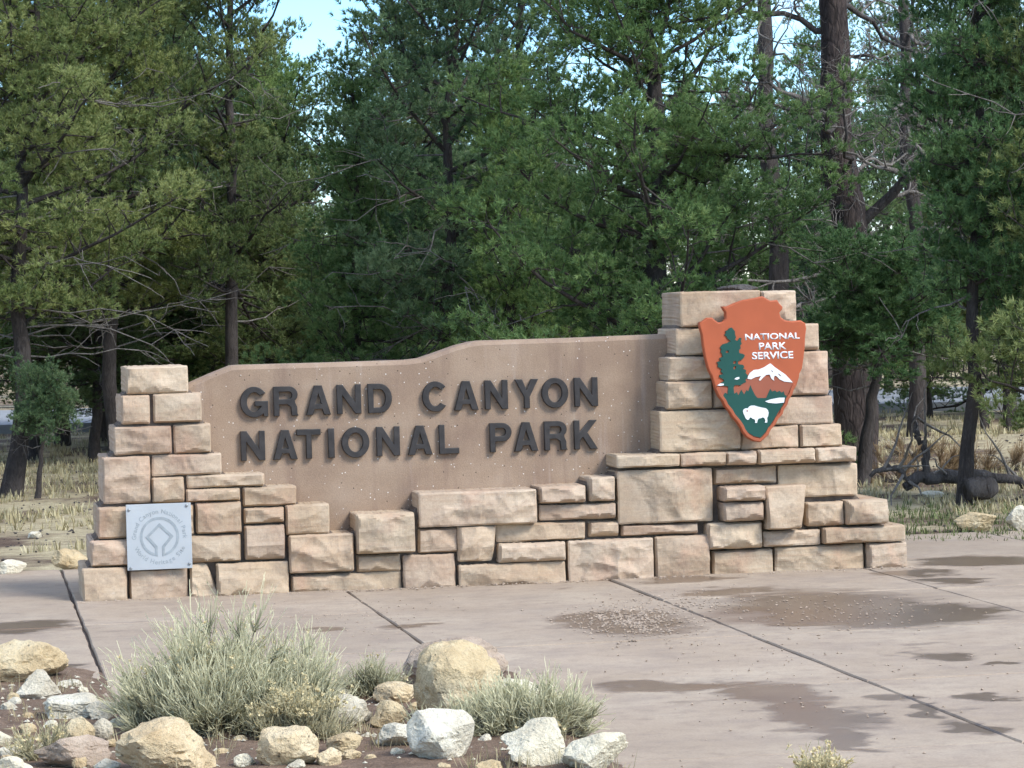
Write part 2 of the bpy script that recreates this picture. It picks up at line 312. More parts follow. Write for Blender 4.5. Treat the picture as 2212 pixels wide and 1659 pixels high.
# concrete paving: separate slabs with open joints
JX = [0.66+1.87*k for k in range(-3, 9)]; JY = [22.97-2.2*k for k in range(0, 8)]
pave = link('pavement', pyd('pavement', [(JX[0]+.02, JY[-1]+.02, -.2), (JX[-1]-.02, JY[-1]+.02, -.2), (JX[-1]-.02, JY[0]-.02, -.2), (JX[0]+.02, JY[0]-.02, -.2),
    (JX[0]+.02, JY[-1]+.02, -.022), (JX[-1]-.02, JY[-1]+.02, -.022), (JX[-1]-.02, JY[0]-.02, -.022), (JX[0]+.02, JY[0]-.02, -.022)],
    [(3, 2, 1, 0), (4, 5, 6, 7), (0, 1, 5, 4), (1, 2, 6, 5), (2, 3, 7, 6), (3, 0, 4, 7)]), M['joint']); pave['kind'] = 'structure'
rs = random.Random(5)
for i in range(len(JX)-1):
    for j in range(len(JY)-1):
        x0, x1, y0, y1 = JX[i]+.009, JX[i+1]-.009, JY[j+1]+.008, JY[j]-.008
        bm = bmesh.new(); z = rs.uniform(-.004, .004); N = 10
        def edge(ax, ay, bx, by):                                  # slightly ragged arris
            L = []
            for k in range(N):
                t = k/N; L.append((ax+(bx-ax)*t+rs.uniform(-.005, .005), ay+(by-ay)*t+rs.uniform(-.005, .005)))
            return L
        ring = edge(x0, y0, x1, y0)+edge(x1, y0, x1, y1)+edge(x1, y1, x0, y1)+edge(x0, y1, x0, y0)
        cx, cy = (x0+x1)/2, (y0+y1)/2
        tp = [bm.verts.new((cx+(p[0]-cx)*.993, cy+(p[1]-cy)*.993, z)) for p in ring]; md = [bm.verts.new((p[0], p[1], z-.008)) for p in ring]
        bt = [bm.verts.new((p[0], p[1], -.14)) for p in ring]; n = len(ring)
        bm.faces.new(tp)
        for k in range(n):
            bm.faces.new((md[k], md[(k+1) % n], tp[(k+1) % n], tp[k])); bm.faces.new((bt[k], bt[(k+1) % n], md[(k+1) % n], md[k]))
        me = bpy.data.meshes.new('slab'); bm.to_mesh(me); bm.free(); link('slab', me, M['paving'], pave)

# road behind the trees
ra, rb = gnd(-400, 925), gnd(2700, 850)
dv = (rb-ra).normalized(); nv = Vector((-dv.y, dv.x, 0)); ra = ra-dv*120; rb = rb+dv*120
rp = [ra-nv*4.5, rb-nv*4.5, rb+nv*4.5, ra+nv*4.5]
road = link('road', pyd('road', [(p.x, p.y, .13) for p in rp]+[(p.x, p.y, -.6) for p in rp], [(0, 1, 2, 3), (1, 0, 4, 5), (3, 2, 6, 7), (0, 3, 7, 4), (2, 1, 5, 6)]), M['road']); road['kind'] = 'structure'
def on_road(p, margin=1.0): return abs((Vector((p[0], p[1], 0))-Vector((ra.x, ra.y, 0))).dot(nv)) < 4.5+margin

# planting bed in front
BED = [gnd(*p) for p in [(-700, 1436), (-60, 1430), (60, 1432), (150, 1438), (212, 1452), (240, 1500), (262, 1552), (420, 1560), (560, 1530), (690, 1492), (790, 1478), (890, 1448), (1000, 1436), (1100, 1452), (1180, 1500), (1248, 1570), (1310, 1620), (1400, 1690)]]
BED = [(p.x, p.y) for p in BED]+[(3.4, 8.0), (-8, 8.0)]
def poly_dist(x, y, P):
    ins = False; d = 1e9; n = len(P)
    for i in range(n):
        (x1, y1), (x2, y2) = P[i], P[(i+1) % n]
        if (y1 > y) != (y2 > y) and x < (x2-x1)*(y-y1)/(y2-y1)+x1: ins = not ins
        dx, dy = x2-x1, y2-y1; t = max(0, min(1, ((x-x1)*dx+(y-y1)*dy)/(dx*dx+dy*dy+1e-12)))
        d = min(d, math.hypot(x-x1-t*dx, y-y1-t*dy))
    return d if ins else -d
def bed_z(x, y):
    d = poly_dist(x, y, BED)+.04*noise.noise(Vector((x*4, y*4, 0)))
    return max(-.08, min(.05, d*.22)) + (.018*noise.noise(Vector((x*3.1, y*3.1, 5))) + .012*noise.noise(Vector((x*9, y*9, 2))) if d > 0 else 0)
link('planting_bed', grid_mesh('planting_bed', np.arange(-3.5, 4.0, .055), np.arange(9.2, 16.2, .055), bed_z), M['bed'])['kind'] = 'structure'

# ================================================================== SIGN WALL
wall = empty('entrance_sign', (pln(1060, 1260, WY).x, WY+.3, 0))
tag(wall, 'low stepped sandstone block wall with a tinted concrete panel and dark raised letters', 'sign')
def adopt(o, parent):
    o.parent = parent; m = Matrix.Identity(4); p = parent
    off = Vector((0, 0, 0))
    while p is not None: off += p.location; p = p.parent
    o.location = -off; return o
# stones: x0, x1, top, bottom (photo pixels at the middle of the stone), set-back of the face (m), flags e = end stone (deep)
def r1(a, b, c, d): return (129.6+.3437*a, 129.6+.3437*b, 760.4+.3437*c, 760.4+.3437*d)
def r4(a, b, c, d): return (1365.3+.26043*a, 1365.3+.26043*b, 587.6+.26043*c, 587.6+.26043*d)
ST = []
def st(r, y=.03, e=0, sk=0.0): ST.append((*r, y, e, sk))
for r, y, e in [((418,802,92,258),.06,1),((388,562,275,450),.05,1),((590,888,262,438),.05,1),((342,698,470,640),.05,1),((718,945,455,632),.06,1),((272,565,660,948),.04,1),
    ((582,1012,645,770),.05,0),((582,778,790,942),.05,0),((800,1282,772,845),.05,0),((795,1130,862,935),.04,0),((1152,1482,848,962),.05,0),((240,560,975,1165),.04,1),
    ((580,838,962,1150),.05,0),((858,1135,945,1135),.03,0),((1160,1405,980,1072),.04,0),((1422,1690,960,1142),.03,0),((195,500,1185,1340),.03,1),((520,682,1178,1332),.04,0),
    ((702,1135,1155,1318),.03,0),((1165,1410,1090,1300),.03,0),((145,418,1360,1555),0,1),((440,800,1362,1515),.05,0),((820,962,1330,1500),.04,0),((988,1435,1325,1518),0,0)]:
    st(r1(*r), y, e, {(820,962,1330,1500): -.045}.get(r, 0))
for r, y, e in [((630,866,1239,1275),.05,0),((626,763,1155,1235),0,0),((771,895,1110,1194),-.02,0),((907,1159,1062,1134),-.02,0),((1167,1264,1051,1085),0,0),((1274,1327,1031,1081),0,0),
    ((1167,1329,1090,1121),.02,0),((904,988,1142,1192),.05,0),((990,1067,1136,1211),.02,0),((1073,1263,1130,1167),.05,0),((1272,1335,1126,1158),.06,0),((1079,1221,1174,1212),-.02,0),
    ((772,864,1199,1233),.05,0),((873,982,1199,1268),.02,0),((994,1221,1218,1270),-.02,0),((1230,1411,1166,1256),-.02,0),((1417,1532,1158,1249),0,0),((1337,1539,1015,1128),-.02,0),
    ((1342,1506,1132,1154),.04,0),((1543,1676,1010,1043),.05,0),((1684,1851,1004,1072),.04,1),((1565,1652,1052,1081),-.12,0),((1565,1649,1086,1124),-.10,0),((1658,1736,1050,1142),-.12,0),
    ((1530,1645,1129,1184),-.03,0),((1743,1822,1085,1135),.0,0),((1830,1917,1081,1131),-.06,1),((1651,1772,1147,1178),-.02,0),((1780,1956,1138,1171),-.04,1),((1540,1668,1189,1242),.02,0),
    ((1676,1864,1179,1232),.02,0),((1874,1958,1173,1220),.0,1),
    ((1334,1468,983,1008),-.04,0),((1473,1567,979,1005),-.03,0),((1570,1633,976,1003),-.03,0),((1639,1759,971,1000),-.04,0),((1763,1849,967,997),-.03,1)]:
    st(r, y, e, {(990,1067,1136,1211): .02, (1658,1736,1050,1142): .02}.get(r, 0))
for r, y, e in [((410,1062,160,445),.03,1),((1076,1356,158,430),.03,1),((375,830,468,680),.045,1),((845,1545,440,648),.045,1),((305,780,704,890),.045,1),((800,1110,700,880),.06,0),((1130,1625,664,1015),.03,1),
    ((290,662,910,1130),.035,1),((676,1110,900,1120),.06,0),((240,893,1150,1480),.03,1),((912,1665,1042,1262),.03,1),((910,1376,1280,1460),.035,0),((1400,1735,1268,1446),.03,1)]:
    st(r4(*r), y, e)
def stone_mesh(w, h, depth, seed, sk):
    """rock-faced block: broken convex face with chips knocked off the edges; origin at the face centre, face towards -Y"""
    rg = np.random.RandomState(seed); nx = max(10, int(w/.0115)); nz = max(8, int(h/.0115))
    u = np.linspace(-1, 1, nx); v = np.linspace(-1, 1, nz); U, Vv = np.meshgrid(u, v, indexing='ij')
    X = U*w/2; Z = Vv*h/2
    rc = min(.010, .12*min(w, h))                                   # rounded corners
    ax, az = np.abs(X)-(w/2-rc), np.abs(Z)-(h/2-rc); cmsk = (ax > 0) & (az > 0); ln = np.hypot(ax, az)
    mxx = np.maximum(ax, az); s = np.where(cmsk & (ln > 1e-6), mxx/np.maximum(ln, 1e-6), 1.0)
    X = np.where(cmsk, np.sign(X)*((w/2-rc)+ax*s), X); Z = np.where(cmsk, np.sign(Z)*((h/2-rc)+az*s), Z)
    X = X + sk*Vv*(U > 0)
    nf = lambda sc, o: np.vectorize(lambda a, b: noise.noise(Vector((a*sc+seed*3.7, b*sc, o))))(X, Z)
    edx, edz = w/2-np.abs(U*w/2), h/2-np.abs(Vv*h/2); ed = np.minimum(edx, edz)
    # face: lower envelope of a few tilted planes (conchoidal breaks) plus fine relief
    bul = .038+.026*rg.rand(); H = np.full_like(X, bul+.010)
    for k in range(rg.randint(3, 6)):
        gx, gz = rg.normal(0, .10), rg.normal(0, .13); px, pz = rg.uniform(-.35, .35)*w, rg.uniform(-.35, .35)*h
        H = np.minimum(H, bul+gx*(X-px)+gz*(Z-pz)+.006*rg.rand())
    for k in range(rg.randint(2, 5)):                              # one or two larger breaks across the face
        an = rg.uniform(0, 6.28); px, pz = rg.uniform(-.3, .3)*w, rg.uniform(-.25, .25)*h; dd = (X-px)*math.cos(an)+(Z-pz)*math.sin(an)+.018*nf(9, 20+k)
        H = np.minimum(H, bul+.004-rg.uniform(.2, .6)*np.maximum(dd, 0)*(1-np.minimum(1, np.maximum(dd, 0)/.10)*.55))
    dish = rg.choice([.008, .020, .034, .048]); sx_, sz_ = rg.uniform(4.5, 8), rg.uniform(6, 11)
    wx, wz = .06*nf(5, 31), .06*nf(5, 33)
    vo = np.vectorize(lambda a, b: noise.voronoi(Vector((a*sx_+seed*1.7, b*sz_, seed*.37)))[0][0])(X+wx, Z+wz)
    H = H + dish*(np.minimum(vo, .8)-.45)
    H = H + .007*nf(7, 1) + .004*np.abs(nf(18, 4)) + .002*nf(40, 7)
    def scal(pos, amp, ph):                                        # depth of the scalloped chips along an edge
        q_ = pos/rg.uniform(.11, .26)+ph+.22*np.sin(pos*11+ph*3); return amp*(.22+.78*np.abs(np.sin(q_*math.pi)))*(.55+.45*np.sin(pos*6+ph*5))+.006
    for edd, pos, amp in ((h/2-Vv*h/2, X, rg.uniform(.012, .05)), (h/2+Vv*h/2, X, rg.uniform(.04, .12)), (w/2-U*w/2, Z, rg.uniform(.008, .035)), (w/2+U*w/2, Z, rg.uniform(.008, .04))):
        b_ = np.minimum(scal(pos, amp, rg.uniform(0, 9)), .4*min(w, h)); H = np.minimum(H, .001+(bul+.006)*np.minimum(1.5, np.maximum(edd, 0)/b_)**.8)
    H = np.maximum(H, -.012)
    bnd = (edx < 1e-6) | (edz < 1e-6); H = np.where(bnd, np.minimum(H, .002)-.006, H)
    jx, jz = .004*nf(9, 11), .004*nf(9, 13); X = X+jx; Z = Z+jz
    P = np.stack([X, -H, Z], -1).reshape(-1, 3)
    i = np.arange(nx-1)[:, None]*nz; j = np.arange(nz-1)[None, :]
    F = np.stack([i+j, i+nz+j, i+nz+j+1, i+j+1], -1).reshape(-1, 4)
    id_ = np.arange(nx*nz).reshape(nx, nz)
    ring = np.concatenate([id_[:-1, 0], id_[-1, :-1], id_[:0:-1, -1], id_[0, :0:-1]]); n = len(ring); vs = [P]; fs = [F]; prev = ring; tot = len(P)
    for t in (.12, .5, 1.0):
        q = P[ring].copy(); q[:, 1] = depth*t; q[:, [0, 2]] *= (1.0-.01*t); q[:, [0, 2]] += rg.uniform(-.003, .003, (n, 2)); vs.append(q)
        cur = np.arange(tot, tot+n); tot += n; fs.append(np.stack([cur, np.roll(cur, -1), np.roll(prev, -1), prev], -1)); prev = cur
    vs.append(np.array([[0, depth, 0]])); c = tot; fs.append(np.stack([np.full(n, c), np.roll(prev, -1), prev, prev], -1)[:, [0, 1, 2, 3]])
    V = np.concatenate(vs); F = np.concatenate(fs)
    me = bpy.data.meshes.new('sandstone_block'); me.from_pydata(V.tolist(), [], [tuple(dict.fromkeys(f)) for f in F.tolist()]); me.update()
    return me
occ = []
for k, (x0, x1, yt, yb, dy, e, sk) in enumerate(ST):
    Y = WY+dy; xm, ym = (x0+x1)/2, (yt+yb)/2
    x0 -= 1.2; x1 += 1.2; yt -= .9; yb += 1.1
    a, b = pln(x0, ym, Y).x, pln(x1, ym, Y).x; zt, zb = pln(xm, yt, Y).z, pln(xm, yb, Y).z
    if zb < .06: zb = -.02
    depth = ((.62 if x0 > 1360 and yb < 980 else .78) if e else .42)-dy
    o = link('sandstone_block', stone_mesh(b-a, zt-zb, depth, k+11, sk), M['stone']); o.parent = wall
    o.location = Vector(((a+b)/2, Y, (zt+zb)/2))-wall.location
    occ.append((a, b, zb, zt, dy))
# mortar core: the closed outline of the stones, recessed behind their faces
cell = .01; gx0 = min(o[0] for o in occ)-.1; gz0 = -.02; nxg = int((max(o[1] for o in occ)+.1-gx0)/cell); nzg = int((max(o[3] for o in occ)+.1-gz0)/cell)
g = np.zeros((nxg, nzg), bool)
for a, b, zb, zt, dy in occ: g[int((a-gx0)/cell):int((b-gx0)/cell)+1, max(0, int((zb-gz0)/cell)):int((zt-gz0)/cell)+1] = True
def shift_or(G, n, op):
    R_ = G.copy()
    for d in range(1, n+1):
        for ax in (0, 1):
            for s in (d, -d):
                q = np.roll(G, s, ax); R_ = op(R_, q)
    return R_
def dil(G, n):
    for _ in range(n):
        P_ = np.pad(G, 1); G = P_[1:-1, 1:-1] | P_[2:, 1:-1] | P_[:-2, 1:-1] | P_[1:-1, 2:] | P_[1:-1, :-2]
    return G
def ero(G, n):
    P0 = G
    for _ in range(n):
        P_ = np.pad(P0, 1); P_[:, 0] = P_[:, 1]; P0 = P_[1:-1, 1:-1] & P_[2:, 1:-1] & P_[:-2, 1:-1] & P_[1:-1, 2:] & P_[1:-1, :-2]
    return P0
core = ero(dil(g, 3), 5)
bm = bmesh.new(); rects = []; done = np.zeros_like(core)
for j in range(nzg):
    i = 0
    while i < nxg:
        if core[i, j] and not done[i, j]:
            i1 = i
            while i1 < nxg and core[i1, j] and not done[i1, j]: i1 += 1
            j1 = j+1
            while j1 < nzg and core[i:i1, j1].all() and not done[i:i1, j1].any() and not (i > 0 and core[i-1, j1]) and not (i1 < nxg and core[i1, j1]): j1 += 1
            done[i:i1, j:j1] = True; rects.append((i, i1, j, j1)); i = i1
        else: i += 1
for (i, i1, j, j1) in rects:
    xm = gx0+(i+i1)/2*cell; zm = gz0+(j+j1)/2*cell
    r = bmesh.ops.create_cube(bm, size=1.0)['verts']; yf = WY+.085; yb_ = WY+.58 if (zm > .93 or xm < 1.6) else WY+.55
    for vv in r: vv.co = Vector((xm+vv.co.x*(i1-i)*cell, (yf+yb_)/2+vv.co.y*(yb_-yf), zm+vv.co.z*(j1-j)*cell))
me = bpy.data.meshes.new('mortar'); bm.to_mesh(me); bm.free(); adopt(link('mortar', me, M['mortar']), wall)

# concrete panel behind the stones, chamfered top edge
PY = WY+.34
top = [(398, 836), (410, 829), (455, 809), (500, 791), (515, 789.5), (700, 784.5), (880, 778.5), (910, 775), (940, 765), (990, 747), (1020, 739.5), (1040, 736.5), (1240, 730.5), (1470, 721)]
TP = [pln(x, y, PY) for x, y in top]; TP = [(TP[0].x-.2, TP[0].z-.12)]+[(p.x, p.z) for p in TP]
bm = bmesh.new(); ch = .03; rows = []
for (x, z) in TP: rows.append([bm.verts.new((x, PY, -.05)), bm.verts.new((x, PY, z-ch)), bm.verts.new((x, PY+ch*1.2, z)), bm.verts.new((x, PY+.24, z+.002)), bm.verts.new((x, PY+.25, -.05))])
for a, b in zip(rows, rows[1:]):
    for k in range(4): bm.faces.new((a[k], b[k], b[k+1], a[k+1]))
bm.faces.new(list(reversed(rows[0]))[::-1][::-1]); bm.faces.new(rows[-1])
bmesh.ops.recalc_face_normals(bm, faces=bm.faces[:])
me = bpy.data.meshes.new('concrete_panel'); bm.to_mesh(me); bm.free()
panel = adopt(link('concrete_panel', me, M['panel']), wall); panel['label'] = 'pinkish brown concrete panel with speckles and rain streaks'

# ---- raised letters
def arc(cx, cy, rx, ry, a0, a1, n=14):
    return [(cx+rx*math.cos(math.radians(a0+(a1-a0)*k/n)), cy+ry*math.sin(math.radians(a0+(a1-a0)*k/n))) for k in range(n+1)]
def glyph(c, w):
    s = .19
    if c == 'I': return [[(0, 0), (w, 0), (w, 1), (0, 1)]]
    if c == 'L': return [[(0, 0), (w, 0), (w, .2), (s, .2), (s, 1), (0, 1)]]
    if c == 'T': return [[(w/2-s/2, 0), (w/2+s/2, 0), (w/2+s/2, .8), (w, .8), (w, 1), (0, 1), (0, .8), (w/2-s/2, .8)]]
    if c == 'N': return [[(0, 0), (s, 0), (s, .64), (w-s*1.08, 0), (w, 0), (w, 1), (w-s, 1), (w-s, .36), (s*1.08, 1), (0, 1)]]
    if c == 'A': return [[(0, 0), (.23, 0), (.23+.07, .2), (w-.30, .2), (w-.23, 0), (w, 0), (w/2+.13, 1), (w/2-.13, 1)], [(w/2-.115, .37), (w/2+.115, .37), (w/2, .74)]]
    if c == 'Y': return [[(w/2-s/2, 0), (w/2+s/2, 0), (w/2+s/2, .39), (w, 1), (w-.25, 1), (w/2, .60), (.25, 1), (0, 1), (w/2-s/2, .39)]]
    if c == 'K': return [[(0, 0), (s, 0), (s, .30), (s+.11, .43), (w-.27, 0), (w, 0), (s+.27, .58), (w-.02, 1), (w-.28, 1), (s, .60), (s, 1), (0, 1)]]
    if c == 'P': return [[(0, 0), (s, 0), (s, .36), (w-.33, .36)]+arc(w-.32, .68, .32, .32, -90, 90)+[(0, 1)], [(s, .55), (s, .82), (w-.34, .82)]+arc(w-.33, .685, .125, .135, 90, -90)]
    if c == 'R': return [[(0, 0), (s, 0), (s, .39), (w-.38, .39), (w-.25, .30), (w-.225, 0), (w+.01, 0), (w-.03, .08), (w-.035, .30), (w-.10, .45)]+arc(w-.31, .72, .30, .28, -48, 90)+[(0, 1)], [(s, .57), (s, .82), (w-.33, .82)]+arc(w-.32, .695, .115, .125, 90, -90)]
    if c == 'D': return [[(0, 0), (w-.44, 0)]+arc(w-.42, .5, .42, .5, -90, 90, 20)+[(0, 1)], [(s, .19), (s, .81), (w-.45, .81)]+arc(w-.43, .5, .205, .31, 90, -90, 18)]
    if c == 'O': return [arc(w/2, .5, w/2, .52, 0, 360, 40)[:-1], arc(w/2, .5, w/2-.225, .325, 360, 0, 36)[:-1]]
    if c == 'C': return [arc(w/2, .5, w/2, .52, 38, 322, 34)+arc(w/2, .5, w/2-.225, .325, 318, 42, 30)]
    if c == 'G':
        o = arc(w/2, .5, w/2, .52, 34, 300, 34); i_ = arc(w/2, .5, w/2-.225, .325, 320, 42, 30)
        return [o+[(w-.17, .11), (w-.15, 0), (w, 0), (w, .53), (w/2+.02, .53), (w/2+.02, .36), (w-.225, .36)]+i_[1:]]
def curve_mesh(loops, depth, bev, name, to3d):
    cu = bpy.data.curves.new('tmp', 'CURVE'); cu.dimensions = '2D'; cu.fill_mode = 'BOTH'; cu.extrude = depth/2-bev if bev else depth/2; cu.bevel_depth = bev; cu.bevel_resolution = 1 if bev else 0; cu.offset = -bev
    for L in loops:
        sp = cu.splines.new('POLY'); sp.points.add(len(L)-1); sp.use_cyclic_u = True
        for p, q in zip(sp.points, L): p.co = (q[0], q[1], 0, 1)
    ob = bpy.data.objects.new('tmp', cu); COL.objects.link(ob); dg = bpy.context.evaluated_depsgraph_get()
    me = bpy.data.meshes.new_from_object(ob.evaluated_get(dg)); bpy.data.objects.remove(ob); bpy.data.curves.remove(cu); me.name = name
    for v in me.vertices: v.co = to3d(v.co)
    return me
ROWS = [[('G',82,222,338,490),('R',250,373,335,487),('A',412,537,328,478),('N',568,690,325,472),('D',725,845,322,467),('C',998,1130,307,462),('A',1157,1280,305,455),('N',1313,1428,303,450),('Y',1465,1582,296,440),('O',1598,1732,290,440),('N',1763,1880,288,432)],
        [('N',85,207,563,708),('A',247,370,553,703),('T',367,488,548,697),('I',525,556,545,692),('O',592,732,537,690),('N',768,885,537,687),('A',925,1048,533,678),('L',1083,1182,527,677),('P',1338,1447,515,663),('A',1460,1580,512,658),('R',1612,1726,507,653),('K',1762,1880,502,647)]]
LF = PY-.036
for row in ROWS:
    info = []
    for (c, a, b, t, d) in row:
        X0, X1, Y0, Y1 = [483.9+.4297*q for q in (a, b)]+[691.3+.4297*q for q in (t, d)]
        p0 = pln(X0, (Y0+Y1)/2, LF); p1 = pln(X1, (Y0+Y1)/2, LF); zt = pln((X0+X1)/2, Y0, LF).z; zb = pln((X0+X1)/2, Y1, LF).z; info.append((c, p0.x, p1.x, zb, zt))
    flat = [q for q in info if q[0] not in 'OCG']; zb = np.polyfit([q[1] for q in flat], [q[3] for q in flat], 1); zt = np.polyfit([q[1] for q in flat], [q[4] for q in flat], 1)
    zbm = np.mean([q[3] for q in flat]); ztm = np.mean([q[4] for q in flat]); hh = ztm-zbm
    for (c, a, b, _, _) in info:
        w = (b-a)/hh
        me = curve_mesh([[(x*hh, y*hh) for x, y in L] for L in glyph(c, w)], .036, .004, 'letter', lambda q: Vector((q.x, -q.z, q.y)))
        o = link('letter', me, M['letter'], panel); off = panel.location+wall.location
        o.location = Vector((a, PY-.0175, zbm))-off

# ---- arrowhead emblem sign on the pillar
AF = WY-.12                                                    # its front plane
def a4(x, y, Y=AF):
    p = pln(1365.3+.26043*x, 587.6+.26043*y, Y); return (p.x, p.z)
OUT = [(557,420),(590,405),(625,378),(665,378),(690,400),(720,420),(755,412),(778,385),(775,335),(758,310),(745,285),(790,285),(850,258),(920,232),(1020,215),(1085,200),(1120,222),(1150,238),(1205,232),(1225,262),(1252,290),(1245,315),(1225,335),(1235,375),(1270,400),(1330,408),(1400,400),(1440,425),(1447,470),(1438,540),(1435,620),(1425,710),(1412,800),(1390,845),(1385,880),(1365,940),(1342,975),(1330,1015),(1300,1060),(1290,1100),(1258,1145),(1250,1180),(1212,1220),(1190,1265),(1150,1310),(1128,1355),(1105,1378),(1065,1412),(1010,1405),(950,1370),(915,1325),(900,1290),(870,1245),(830,1200),(808,1160),(770,1115),(752,1075),(715,1025),(690,965),(680,925),(660,860),(640,825),(625,780),(605,700),(590,610),(580,520),(565,470)]
arrow = empty('arrowhead_sign', (a4(1010, 1405)[0], AF, a4(1010, 1405)[1]))
tag(arrow, 'orange arrowhead emblem sign with green tree, white mountain and bison on tall pillar', 'sign')
def amesh(name, pts, y0, y1, mat, bev=0.0, parent=arrow, holes=()):
    L = [[a4(*p) for p in pts]]+[[a4(*p) for p in h] for h in holes]; d = abs(y1-y0)
    me = curve_mesh(L, d, bev, name, lambda q: Vector((q.x, (y0+y1)/2-q.z, q.y)))
    o = link(name, me, mat); adopt(o, parent); return o
body = amesh('board', OUT, AF, AF+.055, M['orange'], .009)
cxo, cyo = 1010, 760
def inset(p, k): return (cxo+(p[0]-cxo)*k, cyo+(p[1]-cyo)*k)
# raised rim round the lower, pictured half
low_r = [p for p in OUT if p[1] > 930 and p[0] > 1065]; low_l = [p for p in OUT if p[1] > 930 and p[0] <= 1065]
outer = low_r+low_l; ext = 30
rim_in = []
for i, p in enumerate(outer):
    q0, q1 = outer[max(0, i-2)], outer[min(len(outer)-1, i+2)]; dx, dy = q1[0]-q0[0], q1[1]-q0[1]; L = math.hypot(dx, dy); rim_in.append((p[0]-dy/L*ext, p[1]+dx/L*ext))
amesh('rim', [inset(p, .992) for p in outer]+rim_in[::-1], AF-.012, AF+.004, M['rim'], .003)
amesh('brown_field', [(712,952),(790,960),(845,955),(880,958),(955,880),(985,868),(1060,880),(1160,862),(1230,880),(1335,918),(1318,960),(1290,1010),(1262,1060),(1150,1090),(900,1090),(775,1060),(735,1005)], AF-.004, AF+.002, M['brown'])
amesh('green_field', [(752,1030),(770,1000),(790,1012),(845,1010),(868,996),(880,1022),(905,976),(928,1015),(948,978),(962,990),(980,938),(1000,985),(1020,1022),(1040,1045),(1110,1045),(1130,1000),(1145,968),(1160,990),(1185,982),(1200,996),(1222,985),(1240,1000),(1256,988),(1266,1020),(1282,1026),(1250,1100),(1200,1182),(1150,1262),(1100,1335),(1065,1374),(1010,1362),(950,1325),(920,1272),(880,1212),(830,1150),(790,1088)], AF-.006, AF+.002, M['green'])
amesh('tree_emblem', [(825,460),(850,490),(852,515),(860,540),(852,562),(872,572),(890,545),(907,548),(900,572),(908,592),(895,612),(900,632),(885,648),(888,672),(915,678),(934,690),(925,710),(908,728),(875,740),(880,765),(920,770),(930,790),(918,800),(945,815),(940,836),(958,858),(952,880),(938,895),(945,912),(915,925),(900,940),(850,938),(840,960),(846,1016),(790,1016),(796,950),(745,942),(733,918),(765,905),(752,888),(722,872),(724,852),(755,846),(732,822),(745,808),(708,785),(712,765),(702,745),(735,738),(722,715),(750,702),(745,680),(732,660),(742,645),(728,625),(748,600),(785,590),(800,580),(820,575),(790,552),(782,535),(764,520),(778,505),(772,490),(795,480),(800,468)], AF-.008, AF+.002, M['green'],
    holes=[[(775,655),(798,650),(800,668),(778,672)],[(836,742),(862,738),(860,758),(840,762)],[(840,785),(862,778),(858,800),(842,812)]])
amesh('mountain_emblem', [(955,885),(962,862),(975,838),(1010,812),(1050,808),(1090,792),(1145,758),(1190,795),(1270,850),(1332,916),(1260,908),(1222,890),(1200,866),(1182,858),(1172,878),(1177,902),(1152,882),(1140,850),(1112,852),(1088,872),(1060,902),(1050,894),(1068,862),(1020,872),(985,890)], AF-.008, AF+.002, M['white'],
    holes=[[(1150,815),(1163,818),(1168,832),(1156,826)],[(1205,840),(1228,852),(1240,868),(1218,858)]])
amesh('lake_emblem', [(1100,1072),(1150,1055),(1220,1042),(1263,1042),(1258,1082),(1190,1090),(1130,1085)], AF-.010, AF+.002, M['white'])
amesh('snow_patch', [(845,888),(860,875),(886,870),(888,884),(868,894)], AF-.012, AF+.002, M['white'])
amesh('snow_patch', [(704,940),(730,924),(760,926),(758,938),(730,944)], AF-.010, AF+.002, M['white'])
amesh('bison_emblem', [(917,1152),(924,1138),(940,1130),(958,1130),(970,1115),(985,1108),(1012,1107),(1040,1116),(1075,1124),(1108,1130),(1124,1145),(1130,1168),(1126,1192),(1117,1212),(1120,1232),(1117,1249),(1098,1249),(1104,1232),(1096,1214),(1084,1204),(1066,1212),(1046,1216),(1038,1230),(1034,1251),(1017,1251),(1020,1236),(1012,1220),(998,1218),(988,1208),(974,1206),(968,1222),(955,1227),(940,1214),(930,1190),(921,1172)], AF-.010, AF+.002, M['white'])
amesh('bison_eye', [(945,1148),(955,1146),(960,1153),(952,1158)], AF-.013, AF-.009, M['rim'])
def text_mesh(s, wx0, wx1, zt, zb, y, name, bold=.0, depth=.004):
    cu = bpy.data.curves.new('tmp', 'FONT'); cu.body = s; cu.size = 1; cu.extrude = 0; cu.offset = bold
    ob = bpy.data.objects.new('tmp', cu); COL.objects.link(ob); dg = bpy.context.evaluated_depsgraph_get()
    me = bpy.data.meshes.new_from_object(ob.evaluated_get(dg)); bpy.data.objects.remove(ob); bpy.data.curves.remove(cu)
    xs_ = [v.co.x for v in me.vertices]; ys_ = [v.co.y for v in me.vertices]; ax, bx, ay, by = min(xs_), max(xs_), min(ys_), max(ys_)
    bm = bmesh.new(); bm.from_mesh(me)
    for v in bm.verts: v.co = Vector((wx0+(v.co.x-ax)/(bx-ax)*(wx1-wx0), y, zb+(v.co.y-ay)/(by-ay)*(zt-zb)))
    r = bmesh.ops.extrude_face_region(bm, geom=bm.faces[:])
    for e in r['geom']:
        if isinstance(e, bmesh.types.BMVert): e.co.y -= depth
    bmesh.ops.recalc_face_normals(bm, faces=bm.faces[:]); bm.to_mesh(me); bm.free(); me.name = name; return me
for s, x0, x1, yt, yb in [('NATIONAL', 937, 1390, 507, 560), ('PARK', 1052, 1280, 584, 643), ('SERVICE', 995, 1337, 660, 722)]:
    ym = (yt+yb)/2; xm = (x0+x1)/2
    adopt(link('lettering', text_mesh(s, a4(x0, ym)[0], a4(x1, ym)[0], a4(xm, yt)[1], a4(xm, yb)[1], AF+.001, 'lettering', .022, .0025), M['white']), arrow)
